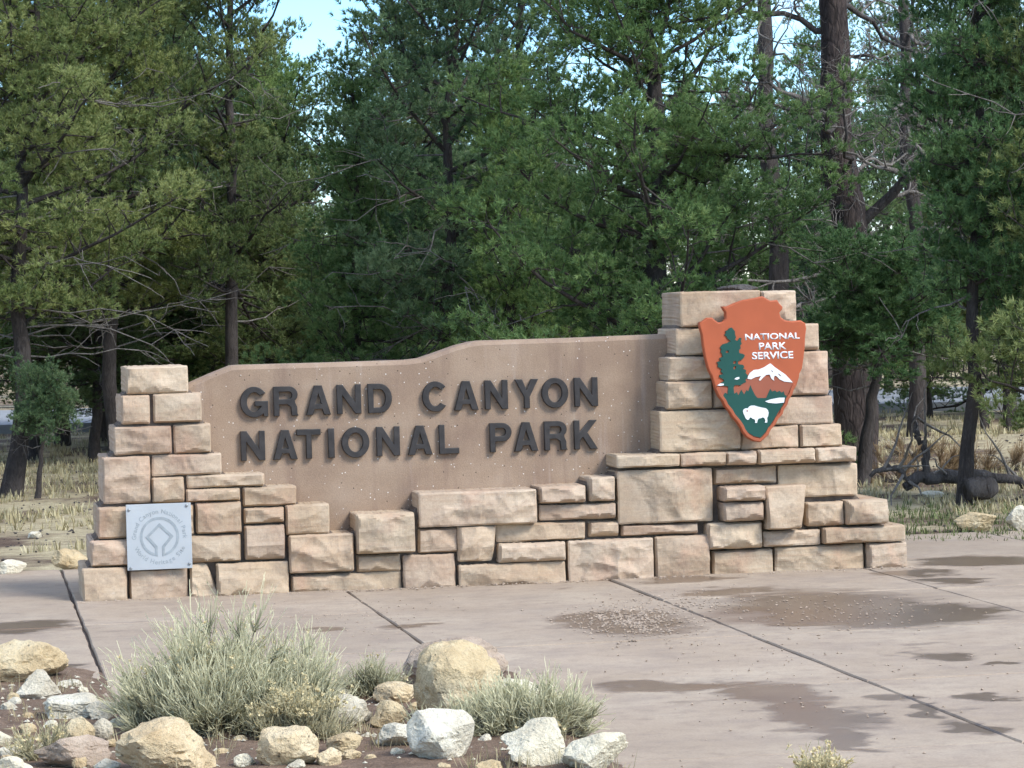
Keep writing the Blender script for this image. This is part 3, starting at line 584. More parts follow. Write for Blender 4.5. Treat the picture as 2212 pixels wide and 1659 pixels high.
for (hx, hy) in [(900, 480), (1250, 480), (1000, 1100)]:             # stand-off mounts
    x, z = a4(hx, hy); v, q = tube([(x, AF+.05, z), (x, WY+.14, z)], .03, 8); adopt(link('standoff', mesh_np('standoff', v, q), M['bolt']), arrow)

# ---- metal plaque
QF = WY-.045
c4 = [pln(x, y, QF) for x, y in ((272, 1090), (413, 1086), (415, 1228), (275, 1232))]
qx0, qx1 = (c4[0].x+c4[3].x)/2, (c4[1].x+c4[2].x)/2; qz1, qz0 = (c4[0].z+c4[1].z)/2, (c4[2].z+c4[3].z)/2
plaque = empty('heritage_plaque', ((qx0+qx1)/2, QF, qz0)); tag(plaque, 'square pale metal plaque with etched ring emblem on the left stone pillar', 'plaque')
bm = bmesh.new(); r = bmesh.ops.create_cube(bm, size=1)['verts']
for v in r: v.co = Vector(((qx0+qx1)/2+v.co.x*(qx1-qx0), QF+.004+v.co.y*.008, (qz0+qz1)/2+v.co.z*(qz1-qz0)))
bmesh.ops.bevel(bm, geom=bm.edges[:], offset=.002, segments=1, affect='EDGES')
me = bpy.data.meshes.new('plate'); bm.to_mesh(me); bm.free(); adopt(link('plate', me, M['steel']), plaque)
qs = (qx1-qx0)/415.0                                            # metres per pixel of the enlarged plaque view (415 wide)
def q2(x, y): return (qx0+(x-414)*qs, qz1-(y-952)*(qz1-qz0)/415.0)
def pmesh(name, loops, y0, y1, mat):
    me = curve_mesh([[q2(*p) for p in L] for L in loops], abs(y1-y0), 0, name, lambda q: Vector((q.x, (y0+y1)/2-q.z, q.y)))
    return adopt(link(name, me, mat), plaque)
C0 = (624, 1160); ga = 7.5
ring = [(C0[0]+125*math.cos(a), C0[1]+125*math.sin(a)) for a in np.radians(np.linspace(90+ga, 450-ga, 60))]
ringi = [(C0[0]+108*math.cos(a), C0[1]+108*math.sin(a)) for a in np.radians(np.linspace(450-ga-5.5, 90+ga+5.5, 60))]
# ring that turns inwards at the foot into two bars carrying an open square
pts = ring+[(638, 1284), (638, 1222), (712, 1160), (624, 1074), (536, 1160), (610, 1222), (610, 1284)]
inner = ringi[:1]
emb = ring+[(638, 1284), (638, 1214), (712, 1160), (624, 1076), (536, 1160), (610, 1214), (610, 1284)]
pmesh('ring_emblem', [[(C0[0]+125*math.cos(a), C0[1]+125*math.sin(a)) for a in np.radians(np.linspace(97, 443, 64))]+[(C0[0]+109*math.cos(a), C0[1]+109*math.sin(a)) for a in np.radians(np.linspace(429, 111, 60))]], QF-.0022, QF+.0016, M['etch'])
sq = [(654, 1266), (654, 1229), (714, 1160), (624, 1074), (534, 1160), (594, 1229), (594, 1266), (609, 1283), (609, 1220), (557, 1160), (624, 1097), (691, 1160), (639, 1220), (639, 1283)]
pmesh('square_emblem', [sq], QF-.0030, QF+.0016, M['etch'])
def ring_text(s, rad, a0, a1, flip, size):
    dg = None; bmA = bmesh.new(); n = len(s)
    wd = {'i': .5, 'l': .5, 't': .65, ' ': .7, 'r': .75, 'W': 1.5, 'G': 1.35, 'C': 1.3, 'N': 1.3, 'P': 1.2, 'H': 1.3, 'S': 1.15, 'I': .5}
    ww = [wd.get(c, 1.0) for c in s]; tot = sum(ww); acc = 0
    for c, w in zip(s, ww):
        a = math.radians(a0+(a1-a0)*(acc+w/2)/tot); acc += w
        if c == ' ': continue
        cu = bpy.data.curves.new('tmp', 'FONT'); cu.body = c; cu.size = size*qs; cu.align_x = 'CENTER'; cu.offset = .012*size*qs
        ob = bpy.data.objects.new('tmp', cu); COL.objects.link(ob); dg = bpy.context.evaluated_depsgraph_get()
        me = bpy.data.meshes.new_from_object(ob.evaluated_get(dg)); bpy.data.objects.remove(ob); bpy.data.curves.remove(cu)
        cx_, cz_ = q2(*C0); R_ = rad*qs; px, pz = cx_+R_*math.cos(a), cz_+R_*math.sin(a); rot = a-math.pi/2 if not flip else a+math.pi/2
        for v in me.vertices:
            x, z = v.co.x, v.co.y; v.co = Vector((px+x*math.cos(rot)-z*math.sin(rot), QF-.0012, pz+x*math.sin(rot)+z*math.cos(rot)))
        bmA.from_mesh(me); bpy.data.meshes.remove(me)
    me = bpy.data.meshes.new('lettering'); bmA.to_mesh(me); bmA.free(); adopt(link('lettering', me, M['etch']), plaque)
ring_text('Grand Canyon National Park', 149, 186, -6, False, 40)
ring_text('World Heritage Site', 178, 204, 336, True, 40)
for (bx_, by_) in [(434, 985), (802, 970), (436, 1352), (810, 1338)]:
    x, z = q2(bx_, by_); v, q = tube([(x, QF-.009, z), (x, QF-.007, z), (x, QF+.002, z)], [.004, .0095, .0105], 10)
    q = np.concatenate([q, [[0, 1, 2, 3], [0, 3, 4, 5], [0, 5, 6, 7], [0, 7, 8, 9]]]); adopt(link('bolt', mesh_np('bolt', v, q), M['bolt']), plaque)

# ================================================================== ROCKS
def rock_mesh(w, d, h, seed, ang=.6, sub=4):
    rg = np.random.RandomState(seed); bm = bmesh.new(); bmesh.ops.create_icosphere(bm, subdivisions=sub, radius=1.0)
    V = np.array([v.co[:] for v in bm.verts]); N = V/np.linalg.norm(V, axis=1)[:, None]; r = np.ones(len(N))
    for k in range(int(9+9*ang)):                                   # planes that cut the ball into a broken block
        n = unit(rg.normal(0, 1, 3)*np.array([1, 1, .8])); dist = rg.uniform(.80-.42*ang, .94)
        c = N@n; r = np.minimum(r, np.where(c > .05, dist/np.maximum(c, .05), 9.0))
    nz = np.array([noise.noise(Vector(a*1.6)+Vector((seed*3.1, 0, 0))) for a in N]); nz2 = np.array([abs(noise.noise(Vector(a*4.0)+Vector((0, seed*2.3, 0)))) for a in N]); nz3 = np.array([noise.noise(Vector(a*11)+Vector((0, 0, seed))) for a in N])
    nz4 = np.array([abs(noise.noise(Vector(a*20)+Vector((seed, 0, 3)))) for a in N]); P = N*(r*(1+.10*nz-.13*nz2+.035*nz3-.03*nz4))[:, None]
    lo, hi = P.min(0), P.max(0); P = (P-(lo+hi)/2)/(hi-lo); P *= np.array([w, d, h])
    for v, p in zip(bm.verts, P): v.co = p
    me = bpy.data.meshes.new('rock'); bm.to_mesh(me); bm.free(); me.polygons.foreach_set('use_smooth', [True]*len(me.polygons)); me.set_sharp_from_angle(angle=math.radians(24)); return me
def rock(name, x0, x1, yt, yb, mat, label, seed, ang=.6, group=None, z0=0.0, cat='rock', dep=.8):
    xm = (x0+x1)/2; p = gnd(xm, yb-.10*(yb-yt), z0); k = math.hypot(p.x, p.y)/FP
    w = (x1-x0)*k; h = (yb-yt)*k*1.12; d = w*dep
    o = link(name, rock_mesh(w, d, h, seed, ang), M[mat])
    p2 = p+Vector((p.x, p.y, 0)).normalized()*d*.25
    o.location = (p2.x, p2.y, z0+h*.40); tag(o, label, cat, group); return o
BZ = .035
for a in [
 ('boulder', -60, 148, 1396, 1482, 'r_tan', 'yellow tan boulder with grey lichen beside the left slab joint', 3, .5),
 ('rock', 36, 134, 1457, 1520, 'r_pale', 'pale rock with a pointed top leaning on yellow boulder', 4, .8),
 ('rock', 14, 43, 1499, 1524, 'r_tan', 'small round rock tucked against the pale pointed rock', 5, .3),
 ('rock', 120, 182, 1472, 1492, 'r_pale', 'thin flat stone chip lying beside yellow boulder', 6, .9),
 ('rock', 95, 225, 1510, 1562, 'r_pale', 'long flat pale rock on top of the rock pile', 7, .9),
 ('rock', 186, 250, 1520, 1564, 'r_pale', 'squat pale rock at the paving end of rock pile', 8, .8),
 ('rock', 140, 207, 1557, 1620, 'r_tan', 'tan rock in the middle of the rock pile', 9, .7),
 ('rock', 200, 245, 1558, 1609, 'r_pale', 'smooth upright egg shaped pale rock in the rock pile', 10, .2),
 ('rock', 75, 240, 1598, 1668, 'r_pink', 'pinkish slab rock at the foot of the rock pile', 12, .8),
 ('rock', -22, 28, 1582, 1622, 'r_white', 'whitish rock on bare soil left of the rock pile', 13, .5),
 ('rock', -6, 52, 1616, 1642, 'r_pale', 'low flat rock beside the pinkish slab rock', 14, .6),
 ('rock', -10, 72, 1640, 1684, 'r_white', 'pale grey rock in front of pinkish slab rock', 15, .6),
 ('boulder', 250, 470, 1569, 1690, 'r_orange', 'large orange tan broken boulder sloping down under the bush', 16, .9),
 ('rock', 155, 191, 1638, 1668, 'r_orange', 'small yellow brown cobble between pinkish slab and orange boulder', 17, .3),
 ('rock', 202, 262, 1642, 1672, 'r_pale', 'grey rounded cobble touching the orange boulder', 18, .2),
 ('rock', 368, 420, 1577, 1612, 'r_white', 'small white stone under the big grey green bush', 19, .5),
 ('rock', 505, 554, 1632, 1665, 'r_white', 'small white stone beside the pitted orange boulder', 20, .5),
 ('boulder', 552, 693, 1582, 1672, 'r_orange', 'rounded orange boulder with dark pits below the yellow bush', 21, .35),
 ('rock', 683, 740, 1620, 1664, 'r_orange', 'small orange cobble against the rounded pitted boulder', 22, .3),
 ('rock', 705, 787, 1589, 1635, 'r_tan', 'tan rock with yellowish flank behind small orange cobble', 23, .7),
 ('boulder', 692, 806, 1509, 1584, 'r_pale', 'pale boulder with sloping side right of the big bush', 24, .7),
 ('rock', 696, 762, 1487, 1518, 'r_white', 'whitish rock half hidden behind the pale sloping boulder', 25, .5),
 ('rock', 800, 878, 1520, 1582, 'r_tan', 'notched tan rock between two pale boulders', 26, .9),
 ('rock', 812, 908, 1568, 1622, 'r_pale', 'pale low rock in front of notched tan rock', 27, .6),
 ('rock', 806, 908, 1480, 1530, 'r_orange', 'pitted yellow tan rock beside the tallest boulder', 28, .5),
 ('boulder', 880, 1030, 1546, 1660, 'r_pale', 'large cracked pale boulder in front of tallest boulder', 29, .7),
 ('boulder', 894, 1092, 1404, 1580, 'r_tan', 'tallest tan boulder with two dark holes in its face', 34, .22),
 ('boulder', 868, 1098, 1388, 1500, 'r_pink', 'smooth pinkish domed boulder behind the tallest boulder', 32, .05),
 ('rock', 1045, 1168, 1476, 1552, 'r_white', 'whitish rock hidden in the right sage bush', 33, .6),
 ('boulder', 1090, 1230, 1568, 1670, 'r_white', 'angular white boulder with a flat slanted top', 35, 1.0),
 ('boulder', 1212, 1366, 1592, 1680, 'r_white', 'white and grey boulder tapering onto the paving', 36, .9),
 ('rock', 1018, 1086, 1646, 1676, 'r_tan', 'low tan stone between cracked and white boulders', 37, .5),
]: rock(*a[:6], a[6], a[7], a[8], z0=BZ)
for a in [
 ('rock', -10, 58, 1213, 1247, 'r_pale', 'pale rock on dark soil behind the left paving edge', 41, .5),
 ('rock', 112, 200, 1191, 1238, 'r_tan', 'tan rock half hidden behind the left stone pillar', 42, .6),
 ('rock', 2062, 2154, 1112, 1152, 'r_tan', 'pointed tan rock at the foot of leaning pine', 43, .8),
 ('rock', 2172, 2240, 1098, 1156, 'r_pale', 'pale upright rock right of the leaning pine', 44, .5),
 ('rock', 1985, 2040, 1062, 1078, 'r_pale', 'small pale stone in the grass behind wall', 45, .5),
 ('rock', 60, 90, 1150, 1164, 'r_pale', 'tiny pale stone on bare soil under the pines', 46, .5),
]: rock(*a[:6], a[6], a[7], a[8], z0=-.02)
rg = np.random.RandomState(3)
for k, (x, y, w_) in enumerate([(20, 1545, 40), (60, 1560, 30), (255, 1575, 36), (300, 1548, 44), (330, 1565, 30), (480, 1640, 34), (430, 1618, 26), (748, 1586, 30), (790, 1600, 26), (872, 1600, 30), (860, 1640, 36), (800, 1650, 30), (1045, 1610, 36), (1075, 1590, 30), (120, 1655, 30), (395, 1655, 30), (640, 1668, 40), (960, 1668, 30), (180, 1500, 24), (770, 1530, 26), (30, 1530, 34), (60, 1590, 40), (110, 1580, 34), (20, 1660, 40), (265, 1625, 30), (235, 1620, 34), (290, 1530, 36), (320, 1600, 34), (455, 1600, 30), (520, 1612, 34), (720, 1560, 30), (760, 1650, 44), (830, 1610, 30), (895, 1540, 34), (1000, 1600, 40), (1110, 1560, 36), (1030, 1580, 30), (920, 1600, 28)]):
    rock('stone', x-w_/2, x+w_/2, y-w_*.62, y, ['r_pale', 'r_tan', 'r_white', 'r_orange'][k % 4], 'small loose stone lying between the bigger rocks of the bed', 200+k, .6, 'small loose stones in the planting bed', BZ)
# gravel and debris lying on the paving and the bed
rg = np.random.RandomState(8)
def chips(name, spots, mat, label, cat):
    base = np.array([(1, 0, 0), (-1, 0, 0), (0, 1, 0), (0, -1, 0), (0, 0, 1), (0, 0, -1)], float); tri = np.array([(0, 2, 4), (2, 1, 4), (1, 3, 4), (3, 0, 4), (2, 0, 5), (1, 2, 5), (3, 1, 5), (0, 3, 5)])
    A = Acc()
    for (x, y, z, s) in spots:
        v = base*rg.uniform(.5, 1.2, (6, 1))*s*np.array([1, 1, .6]); a = rg.rand()*6.28; c, q = math.cos(a), math.sin(a)
        v = v@np.array([[c, q, 0], [-q, c, 0], [0, 0, 1]]); A.add(v+np.array([x, y, z+s*.25]), tri)
    o = link(name, A.mesh(name), M[mat]); tag(o, label, cat, kind='stuff')
sp = []
for (x, y, rx, ry, n, s) in [(1360, 1342, 130, 34, 900, .009), (1480, 1300, 200, 30, 250, .008), (330, 1284, 60, 6, 60, .012), (1814, 1320, 230, 40, 220, .008), (700, 1330, 260, 50, 260, .007), (1700, 1420, 480, 190, 300, .007)]:
    for _ in range(n):
        p = gnd(x+rg.normal(0, .5)*rx, y+rg.normal(0, .5)*ry); sp.append((p.x, p.y, .002, s*rg.uniform(.5, 1.7)))
for _ in range(420):
    x = rg.uniform(pln(165, 1290, WY).x, pln(1960, 1220, WY).x); sp.append((x, WY-.06-abs(rg.normal(0, .05)), .002, .008*rg.uniform(.4, 1.8)))
chips('gravel', [q for q in sp if q[1] < WY-.05], 'r_pink', 'loose gravel and grit scattered over the paving', 'gravel')
sp = []
while len(sp) < 1500:
    x, y = rg.uniform(-3, 2.9), rg.uniform(11.3, 15.6); z = bed_z(x, y)
    if z > .005: sp.append((x, y, z, .012*rg.uniform(.3, 1.6)))
chips('bed_pebbles', sp, 'r_pale', 'small pebbles strewn over the planting bed soil', 'pebbles')
sp = []
for _ in range(3500):
    y = rg.uniform(23.2, 42); x = y*math.tan(PSI)+rg.uniform(-.21, .21)*y; sp.append((x, y, terrain(x, y), .02*rg.uniform(.3, 1.5)))
chips('forest_litter', sp, 'deadd', 'cones, bark chips and stones littering the forest floor', 'litter')

# ================================================================== SHRUBS (many fine stems each)
def stems(A, base, n, H, R, rg, droop=.15, width=.0022, tcol=(0, 1), nseg=4, spread=1.0, tip=True, squash=1.0):
    """broom-like shrub: crooked woody branches, each ending in a brush of fine shoots"""
    nb = max(6, n//42)
    for b in range(nb):
        az = rg.uniform(0, 2*math.pi); rr = math.sqrt(rg.rand()); th = spread*rr*1.2*rg.uniform(.8, 1.1); fr = rg.uniform(.45, .76)
        d = np.array([math.cos(az)*math.sin(th), math.sin(az)*math.sin(th), math.cos(th)]); dome = H*math.cos(th)**2+R*math.sin(th)**2; dome *= rg.uniform(.82, 1.08)
        e = base+d*dome*fr; w = np.linspace(0, 1, 5)[:, None]; BP = base+np.array([math.cos(az), math.sin(az), 0])*rr*R*.15+w*(e-base)+np.cumsum(rg.normal(0, .012, (5, 3)), 0)*w
        v, q = tube(BP, np.linspace(width*2.2, width*1.1, 5), 3); A.add(v, q, .12)
        for i in range(max(8, n//nb)):
            p = BP[rg.randint(2, 5)]+rg.normal(0, .008, 3); dd = unit(d+rg.normal(0, .46, 3)+np.array([0, 0, .30])); L = (dome*(1-fr)*.8+.05)*rg.uniform(.5, 1.15)
            t = np.linspace(0, 1, nseg+1); cur = np.array([0, 0, .22])+rg.normal(0, .18, 3); P = p+np.outer(t*L, dd)+np.outer(t**2*L*.5, cur); P[1:] += np.cumsum(rg.normal(0, .006, (nseg, 3)), 0)
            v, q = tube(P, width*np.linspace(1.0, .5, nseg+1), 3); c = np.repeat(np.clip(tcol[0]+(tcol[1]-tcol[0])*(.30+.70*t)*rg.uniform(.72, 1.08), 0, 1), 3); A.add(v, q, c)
            if tip and rg.rand() < .6:
                for k in range(rg.randint(1, 4)):
                    p2 = P[rg.randint(1, nseg+1)]; e2 = unit(dd+rg.normal(0, .6, 3)+np.array([0, 0, .4]))*rg.uniform(.018, .045); sd = unit(np.cross(e2, rg.normal(0, 1, 3)))*width*.9
                    A.add(np.stack([p2-sd, p2+sd, p2+e2*.6+sd*.7, p2+e2]), [[0, 1, 2, 3]], c[-1]*rg.uniform(.8, 1))
def flowers(A, pts, rg, size=.008):
    for p in pts:
        for k in range(7):
            e = unit(rg.normal(0, 1, 3)+np.array([0, 0, .8]))*size*rg.uniform(.8, 2.2); sd = unit(np.cross(e, rg.normal(0, 1, 3)))*size*.45
            A.add(np.stack([p-sd, p+sd, p+e+sd, p+e-sd]), [[0, 1, 2, 3]], 1.0)
def shrub(name, px, py, n, Hpx, Wpx, mat, label, seed, tcol=(0, .85), fl=0, parts=1, z0=BZ, width=.0022, spread=1.0, cat='shrub', offs=None, group=None):
    rg = np.random.RandomState(seed); p = gnd(px, py, z0); k = math.hypot(p.x, p.y)/FP; H, R = Hpx*k, Wpx*k/2
    root = empty(name, p); A = Acc()
    cl = offs or [(0, 0, 1)]
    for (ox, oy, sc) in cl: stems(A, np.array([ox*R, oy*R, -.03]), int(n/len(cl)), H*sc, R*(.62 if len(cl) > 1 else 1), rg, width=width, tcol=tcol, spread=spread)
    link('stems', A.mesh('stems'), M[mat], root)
    if fl:
        B = Acc(); V = np.concatenate(A.v); hi = V[V[:, 2] > H*.45]; flowers(B, hi[rg.randint(0, len(hi), fl)], rg); link('flower_heads', B.mesh('flower_heads'), M['sage_y'], root)['kind'] = 'stuff'
    C = Acc()                                                       # woody base
    for i in range(110):
        az = rg.uniform(0, 6.28); e = np.array([math.cos(az), math.sin(az), .35*rg.rand()+.12])*R*rg.uniform(.35, .8); t = np.linspace(0, 1, 5)[:, None]
        v, q = tube(np.array([[0, 0, -.02]])+t*e+rg.normal(0, .008, (5, 3))*t, np.linspace(.004, .0015, 5), 4); C.add(v, q)
    link('woody_base', C.mesh('woody_base'), M['deadd'], root); tag(root, label, cat, group); return root
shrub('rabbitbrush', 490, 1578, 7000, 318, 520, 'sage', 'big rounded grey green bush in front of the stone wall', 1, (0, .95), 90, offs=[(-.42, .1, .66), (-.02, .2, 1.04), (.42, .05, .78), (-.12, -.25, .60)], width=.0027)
shrub('rabbitbrush', 640, 1600, 2000, 140, 210, 'sage_y', 'yellow tipped bush between big grey bush and pitted boulder', 2, (0, .9), 420, offs=[(-.3, 0, .9), (.3, 0, 1)])
shrub('rabbitbrush', 800, 1508, 750, 100, 150, 'sage', 'thin wispy grey bush behind the pale sloping boulder', 3, (0, .75), 10)
shrub('sagebrush', 1130, 1588, 3200, 150, 320, 'sage', 'wide pale green bush right of the tallest boulder', 4, (0, .95), 0, offs=[(-.35, .1, .8), (.45, .1, 1.0), (.05, .0, .85)], spread=1.1, width=.0027)
shrub('sagebrush', 1770, 1700, 420, 85, 110, 'sage_y', 'small yellow sprig rising at the paving front edge', 5, (.2, .95), 120)
shrub('sagebrush', 90, 1640, 420, 75, 110, 'sage_y', 'small straw coloured weed growing in the rock pile', 6, (.1, .9), 60)
shrub('sagebrush', 960, 1600, 420, 75, 150, 'sage', 'dry twiggy tuft in front of the tallest boulder', 7, (.1, .7), 0)
shrub('sagebrush', 1180, 1640, 260, 70, 120, 'sage_y', 'dry leaf litter and twigs behind the white boulders', 8, (0, .6), 40)
# dry grass on the forest floor
def blades(name, spots, mat, label, kind='stuff', hh=.22, n=14, wd=.004):
    rg = np.random.RandomState(len(spots)); m = len(spots)*n; B = np.repeat(np.array(spots), n, 0); az = rg.uniform(0, 6.28, m); rr = rg.uniform(0, .08, m)
    B[:, 0] += np.cos(az)*rr; B[:, 1] += np.sin(az)*rr; L = hh*rg.uniform(.4, 1.1, m); le = rg.uniform(.1, .8, m)
    D = np.stack([np.cos(az)*le, np.sin(az)*le, np.ones(m)], -1); D /= np.linalg.norm(D, axis=1)[:, None]; sd = np.stack([-np.sin(az), np.cos(az), np.zeros(m)], -1)*wd
    mid = B+D*L[:, None]*.6; tip = B+D*L[:, None]; tip[:, 2] -= .25*L*le
    V = np.stack([B-sd, B+sd, mid+sd*.7, mid-sd*.7, tip], 1).reshape(-1, 3); i = np.arange(m)[:, None]*5
    F = np.concatenate([i+np.array([[0, 1, 2]]), i+np.array([[0, 2, 3]]), i+np.array([[3, 2, 4]])]); T = np.repeat(np.clip(rg.normal(.5, .22, m), 0, 1), 5)
    o = link(name, mesh_np(name, V, F, False, T), M[mat]); tag(o, label, 'grass', kind=kind); return o
sp = []
rg = np.random.RandomState(77)
while len(sp) < 5200:
    y = rg.uniform(25, 56); x = y*math.tan(PSI)+rg.uniform(-.24, .24)*y
    if noise.noise(Vector((x*.25, y*.25, 9))) > -.05 and not on_road((x, y), 1.5): sp.append((x, y, terrain(x, y)))
blades('dry_grass', sp, 'grass', 'pale dry grass covering the ground between the pines', hh=.13, n=6, wd=.007)
sp = []
for _ in range(900):
    p = gnd(rg.uniform(1900, 2330), rg.uniform(1085, 1168)); sp.append((p.x, p.y, -.03))
blades('green_weeds', sp[:240], 'weed', 'low green weeds along the back edge of the paving', hh=.09, n=8, wd=.005)
sp = []
for _ in range(1500):
    x, y = rg.uniform(-3, 2.9), rg.uniform(11.2, 15.4); z = bed_z(x, y)
    if z > .01 and noise.noise(Vector((x*1.5, y*1.5, 4))) > .05: sp.append((x, y, z))
blades('bed_grass', sp[:520], 'grass', 'wisps of dry grass among the rocks of planting bed', hh=.10, n=7, wd=.0016)
# brown brush behind the wall on the right
for i, (x, y, hp, wp, n) in enumerate([(1935, 1040, 120, 130, 700), (2030, 1032, 110, 150, 800), (2110, 1025, 100, 140, 700), (1965, 985, 70, 120, 400), (2180, 1015, 80, 140, 500)]):
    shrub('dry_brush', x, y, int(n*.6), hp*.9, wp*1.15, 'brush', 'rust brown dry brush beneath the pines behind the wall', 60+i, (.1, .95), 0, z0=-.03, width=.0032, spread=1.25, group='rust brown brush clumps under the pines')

# ================================================================== PINES
def pine(seed, H, r0, cb, R, nl=42, lean=(0, 0), prof=None, dens=1.0, up=.25, hue=.5, needle=.066, wid=.0060, npt=20, dead=10, padr=.27, out0=.14):
    """numpy built meshes: trunk, limbs, crown (needle tufts gathered in pads along the limbs), dead twigs"""
    rg = np.random.RandomState(seed); tr, li, de = Acc(), Acc(), Acc(); n = 13; t = np.linspace(0, 1, n)
    wob = np.cumsum(rg.normal(0, .04, (n, 2)), 0)*H/6; wob -= wob[0]
    TP_ = np.stack([lean[0]*t**.8+wob[:, 0], lean[1]*t+wob[:, 1], H*t], -1); TR = r0*(1-t)**.75+.008; TR[0] *= 1.25
    v, q = tube(np.concatenate([[TP_[0]-np.array([0, 0, .25])], TP_]), np.concatenate([[TR[0]*1.2], TR]), 10, seed, .06); tr.add(v, q)
    P, D, T = [], [], []
    def tp(s):
        x = s*(n-1); i = min(n-2, int(x)); f = x-i; return TP_[i]*(1-f)+TP_[i+1]*f, TR[i]*(1-f)+TR[i+1]*f
    for i in range(nl):
        s = (i+rg.rand())/nl; z = cb+(H*.985-cb)*s; b, rt = tp(z/H); az = i*2.39996+rg.normal(0, .4); L = max(.25, R*prof(s)*rg.uniform(.62, 1.2))
        el = .05+.75*s**1.3+rg.normal(0, .26); d = np.array([math.cos(az)*math.cos(el), math.sin(az)*math.cos(el), math.sin(el)]); m = 7; u = np.linspace(0, 1, m)
        LP = b+np.outer(u*L, d)+np.outer(u**2*L*up, [0, 0, 1])+np.cumsum(rg.normal(0, .03*L, (m, 3)), 0)*u[:, None]
        lr = min(rt*.6, .010+.013*L)*np.linspace(1, .25, m); v, q = tube(LP, lr, 6, i, .08); li.add(v, q)
        lt = rg.normal(hue, .11); npad = max(3, int(round(L*7.4*dens+1)))
        for k in range(npad):
            f = out0+(1.03-out0)*(k+rg.rand())/npad; x = min(f, .999)*(m-1); ii = min(m-2, int(x)); p = LP[ii]+(LP[ii+1]-LP[ii])*(x-ii); ld = unit(LP[ii+1]-LP[ii])
            side = np.array([-ld[1], ld[0], 0.0])*(1 if k % 2 else -1); off = rg.uniform(.05, .34)*L*(1.15-.75*f)+.05
            c = p+side*off+np.array([0, 0, rg.normal(.06, .20)]) if k < npad-1 else p+ld*.05; pr = padr*.88*rg.uniform(.5, 1.3)
            w = np.linspace(0, 1, 4)[:, None]; v, q = tube(p+w*(c-p)+rg.normal(0, .015, (4, 3))*w, np.linspace(max(.004, lr[ii]*.6), .004, 4), 4); li.add(v, q)
            nt = max(9, int(44*(pr/.3)**2)); dr = rg.normal(0, 1, (nt, 3)); dr /= np.linalg.norm(dr, axis=1)[:, None]; dr[:, 2] = np.where(dr[:, 2] < -.3, -dr[:, 2], dr[:, 2])
            rad = pr*np.where(rg.rand(nt) < .18, rg.uniform(1, 1.5, nt), .40+.6*rg.rand(nt)**.6)[:, None]; q3 = dr*rad*np.array([1, 1, .8]); q3 = c+q3+np.outer(q3@ld, ld)*.25; P.append(q3); dd = dr*np.array([1, 1, .8])+ld*.35+np.array([0, 0, .45])+rg.normal(0, .18, (nt, 3)); D.append(dd)
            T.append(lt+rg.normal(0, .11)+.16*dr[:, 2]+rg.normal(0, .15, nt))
            for e in range(4):
                g = c+dr[e]*rad[e]*np.array([1, 1, .85]); v, q = tube(c+np.linspace(0, 1, 3)[:, None]*(g-c)+rg.normal(0, .008, (3, 3)), [.004, .003, .002], 3); li.add(v, q)
    for i in range(dead):                                          # bare dead twigs
        s = rg.uniform(.0, .8); z = max(.5, cb-.35)+(H-cb)*s*.8; b, rt = tp(min(.95, z/H)); az = rg.uniform(0, 6.28); L = R*rg.uniform(.7, 1.22); u = np.linspace(0, 1, 7)
        d = np.array([math.cos(az), math.sin(az), rg.uniform(-.3, .25)])
        DP = b+np.outer(u*L, d)+np.cumsum(rg.normal(0, .06*L, (7, 3)), 0)*u[:, None]; v, q = tube(DP, np.linspace(.013, .004, 7), 5); de.add(v, q)
        for k in range(6):
            f = rg.randint(2, 7); e = unit(d+rg.normal(0, .8, 3))*rg.uniform(.12, .5); w = np.linspace(0, 1, 5)[:, None]
            v, q = tube(DP[min(6, f)]+w*e+np.cumsum(rg.normal(0, .025, (5, 3)), 0)*w, np.linspace(.006, .003, 5), 4); de.add(v, q)
    P, D, T = np.concatenate(P), np.concatenate(D), np.concatenate(T); D /= np.linalg.norm(D, axis=1)[:, None]; m = len(P)
    A1 = np.cross(D, rg.normal(0, 1, (m, 3))); A1 /= np.linalg.norm(A1, axis=1)[:, None]; A2 = np.cross(D, A1)
    ph = rg.uniform(0, 2*math.pi, (m, npt)); op = rg.uniform(.10, 1.30, (m, npt)); al = rg.uniform(-.03, .02, (m, npt)); nl_ = needle*rg.uniform(.75, 1.2, (m, npt))
    rad = np.cos(ph)[..., None]*A1[:, None]+np.sin(ph)[..., None]*A2[:, None]; dr = np.cos(op)[..., None]*D[:, None]+np.sin(op)[..., None]*rad
    B = P[:, None]+al[..., None]*D[:, None]; tan = np.cross(dr, rg.normal(0, 1, (m, npt, 3))); tan /= np.linalg.norm(tan, axis=2)[..., None]+1e-9
    E = B+dr*nl_[..., None]; V = np.stack([E, B+tan*wid, B-tan*wid], 2).reshape(-1, 3); q = np.arange(m*npt)[:, None]*3+np.array([[0, 1, 2]])
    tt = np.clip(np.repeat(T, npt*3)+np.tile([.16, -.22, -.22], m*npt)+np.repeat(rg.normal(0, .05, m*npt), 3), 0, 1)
    return dict(trunk=tr.mesh('trunk', True), limbs=li.mesh('limbs', True), crown=mesh_np('crown', V, q, False, tt), dead=de.mesh('dead_twigs', True) if dead else None, ntri=m*npt)
TRI = 0
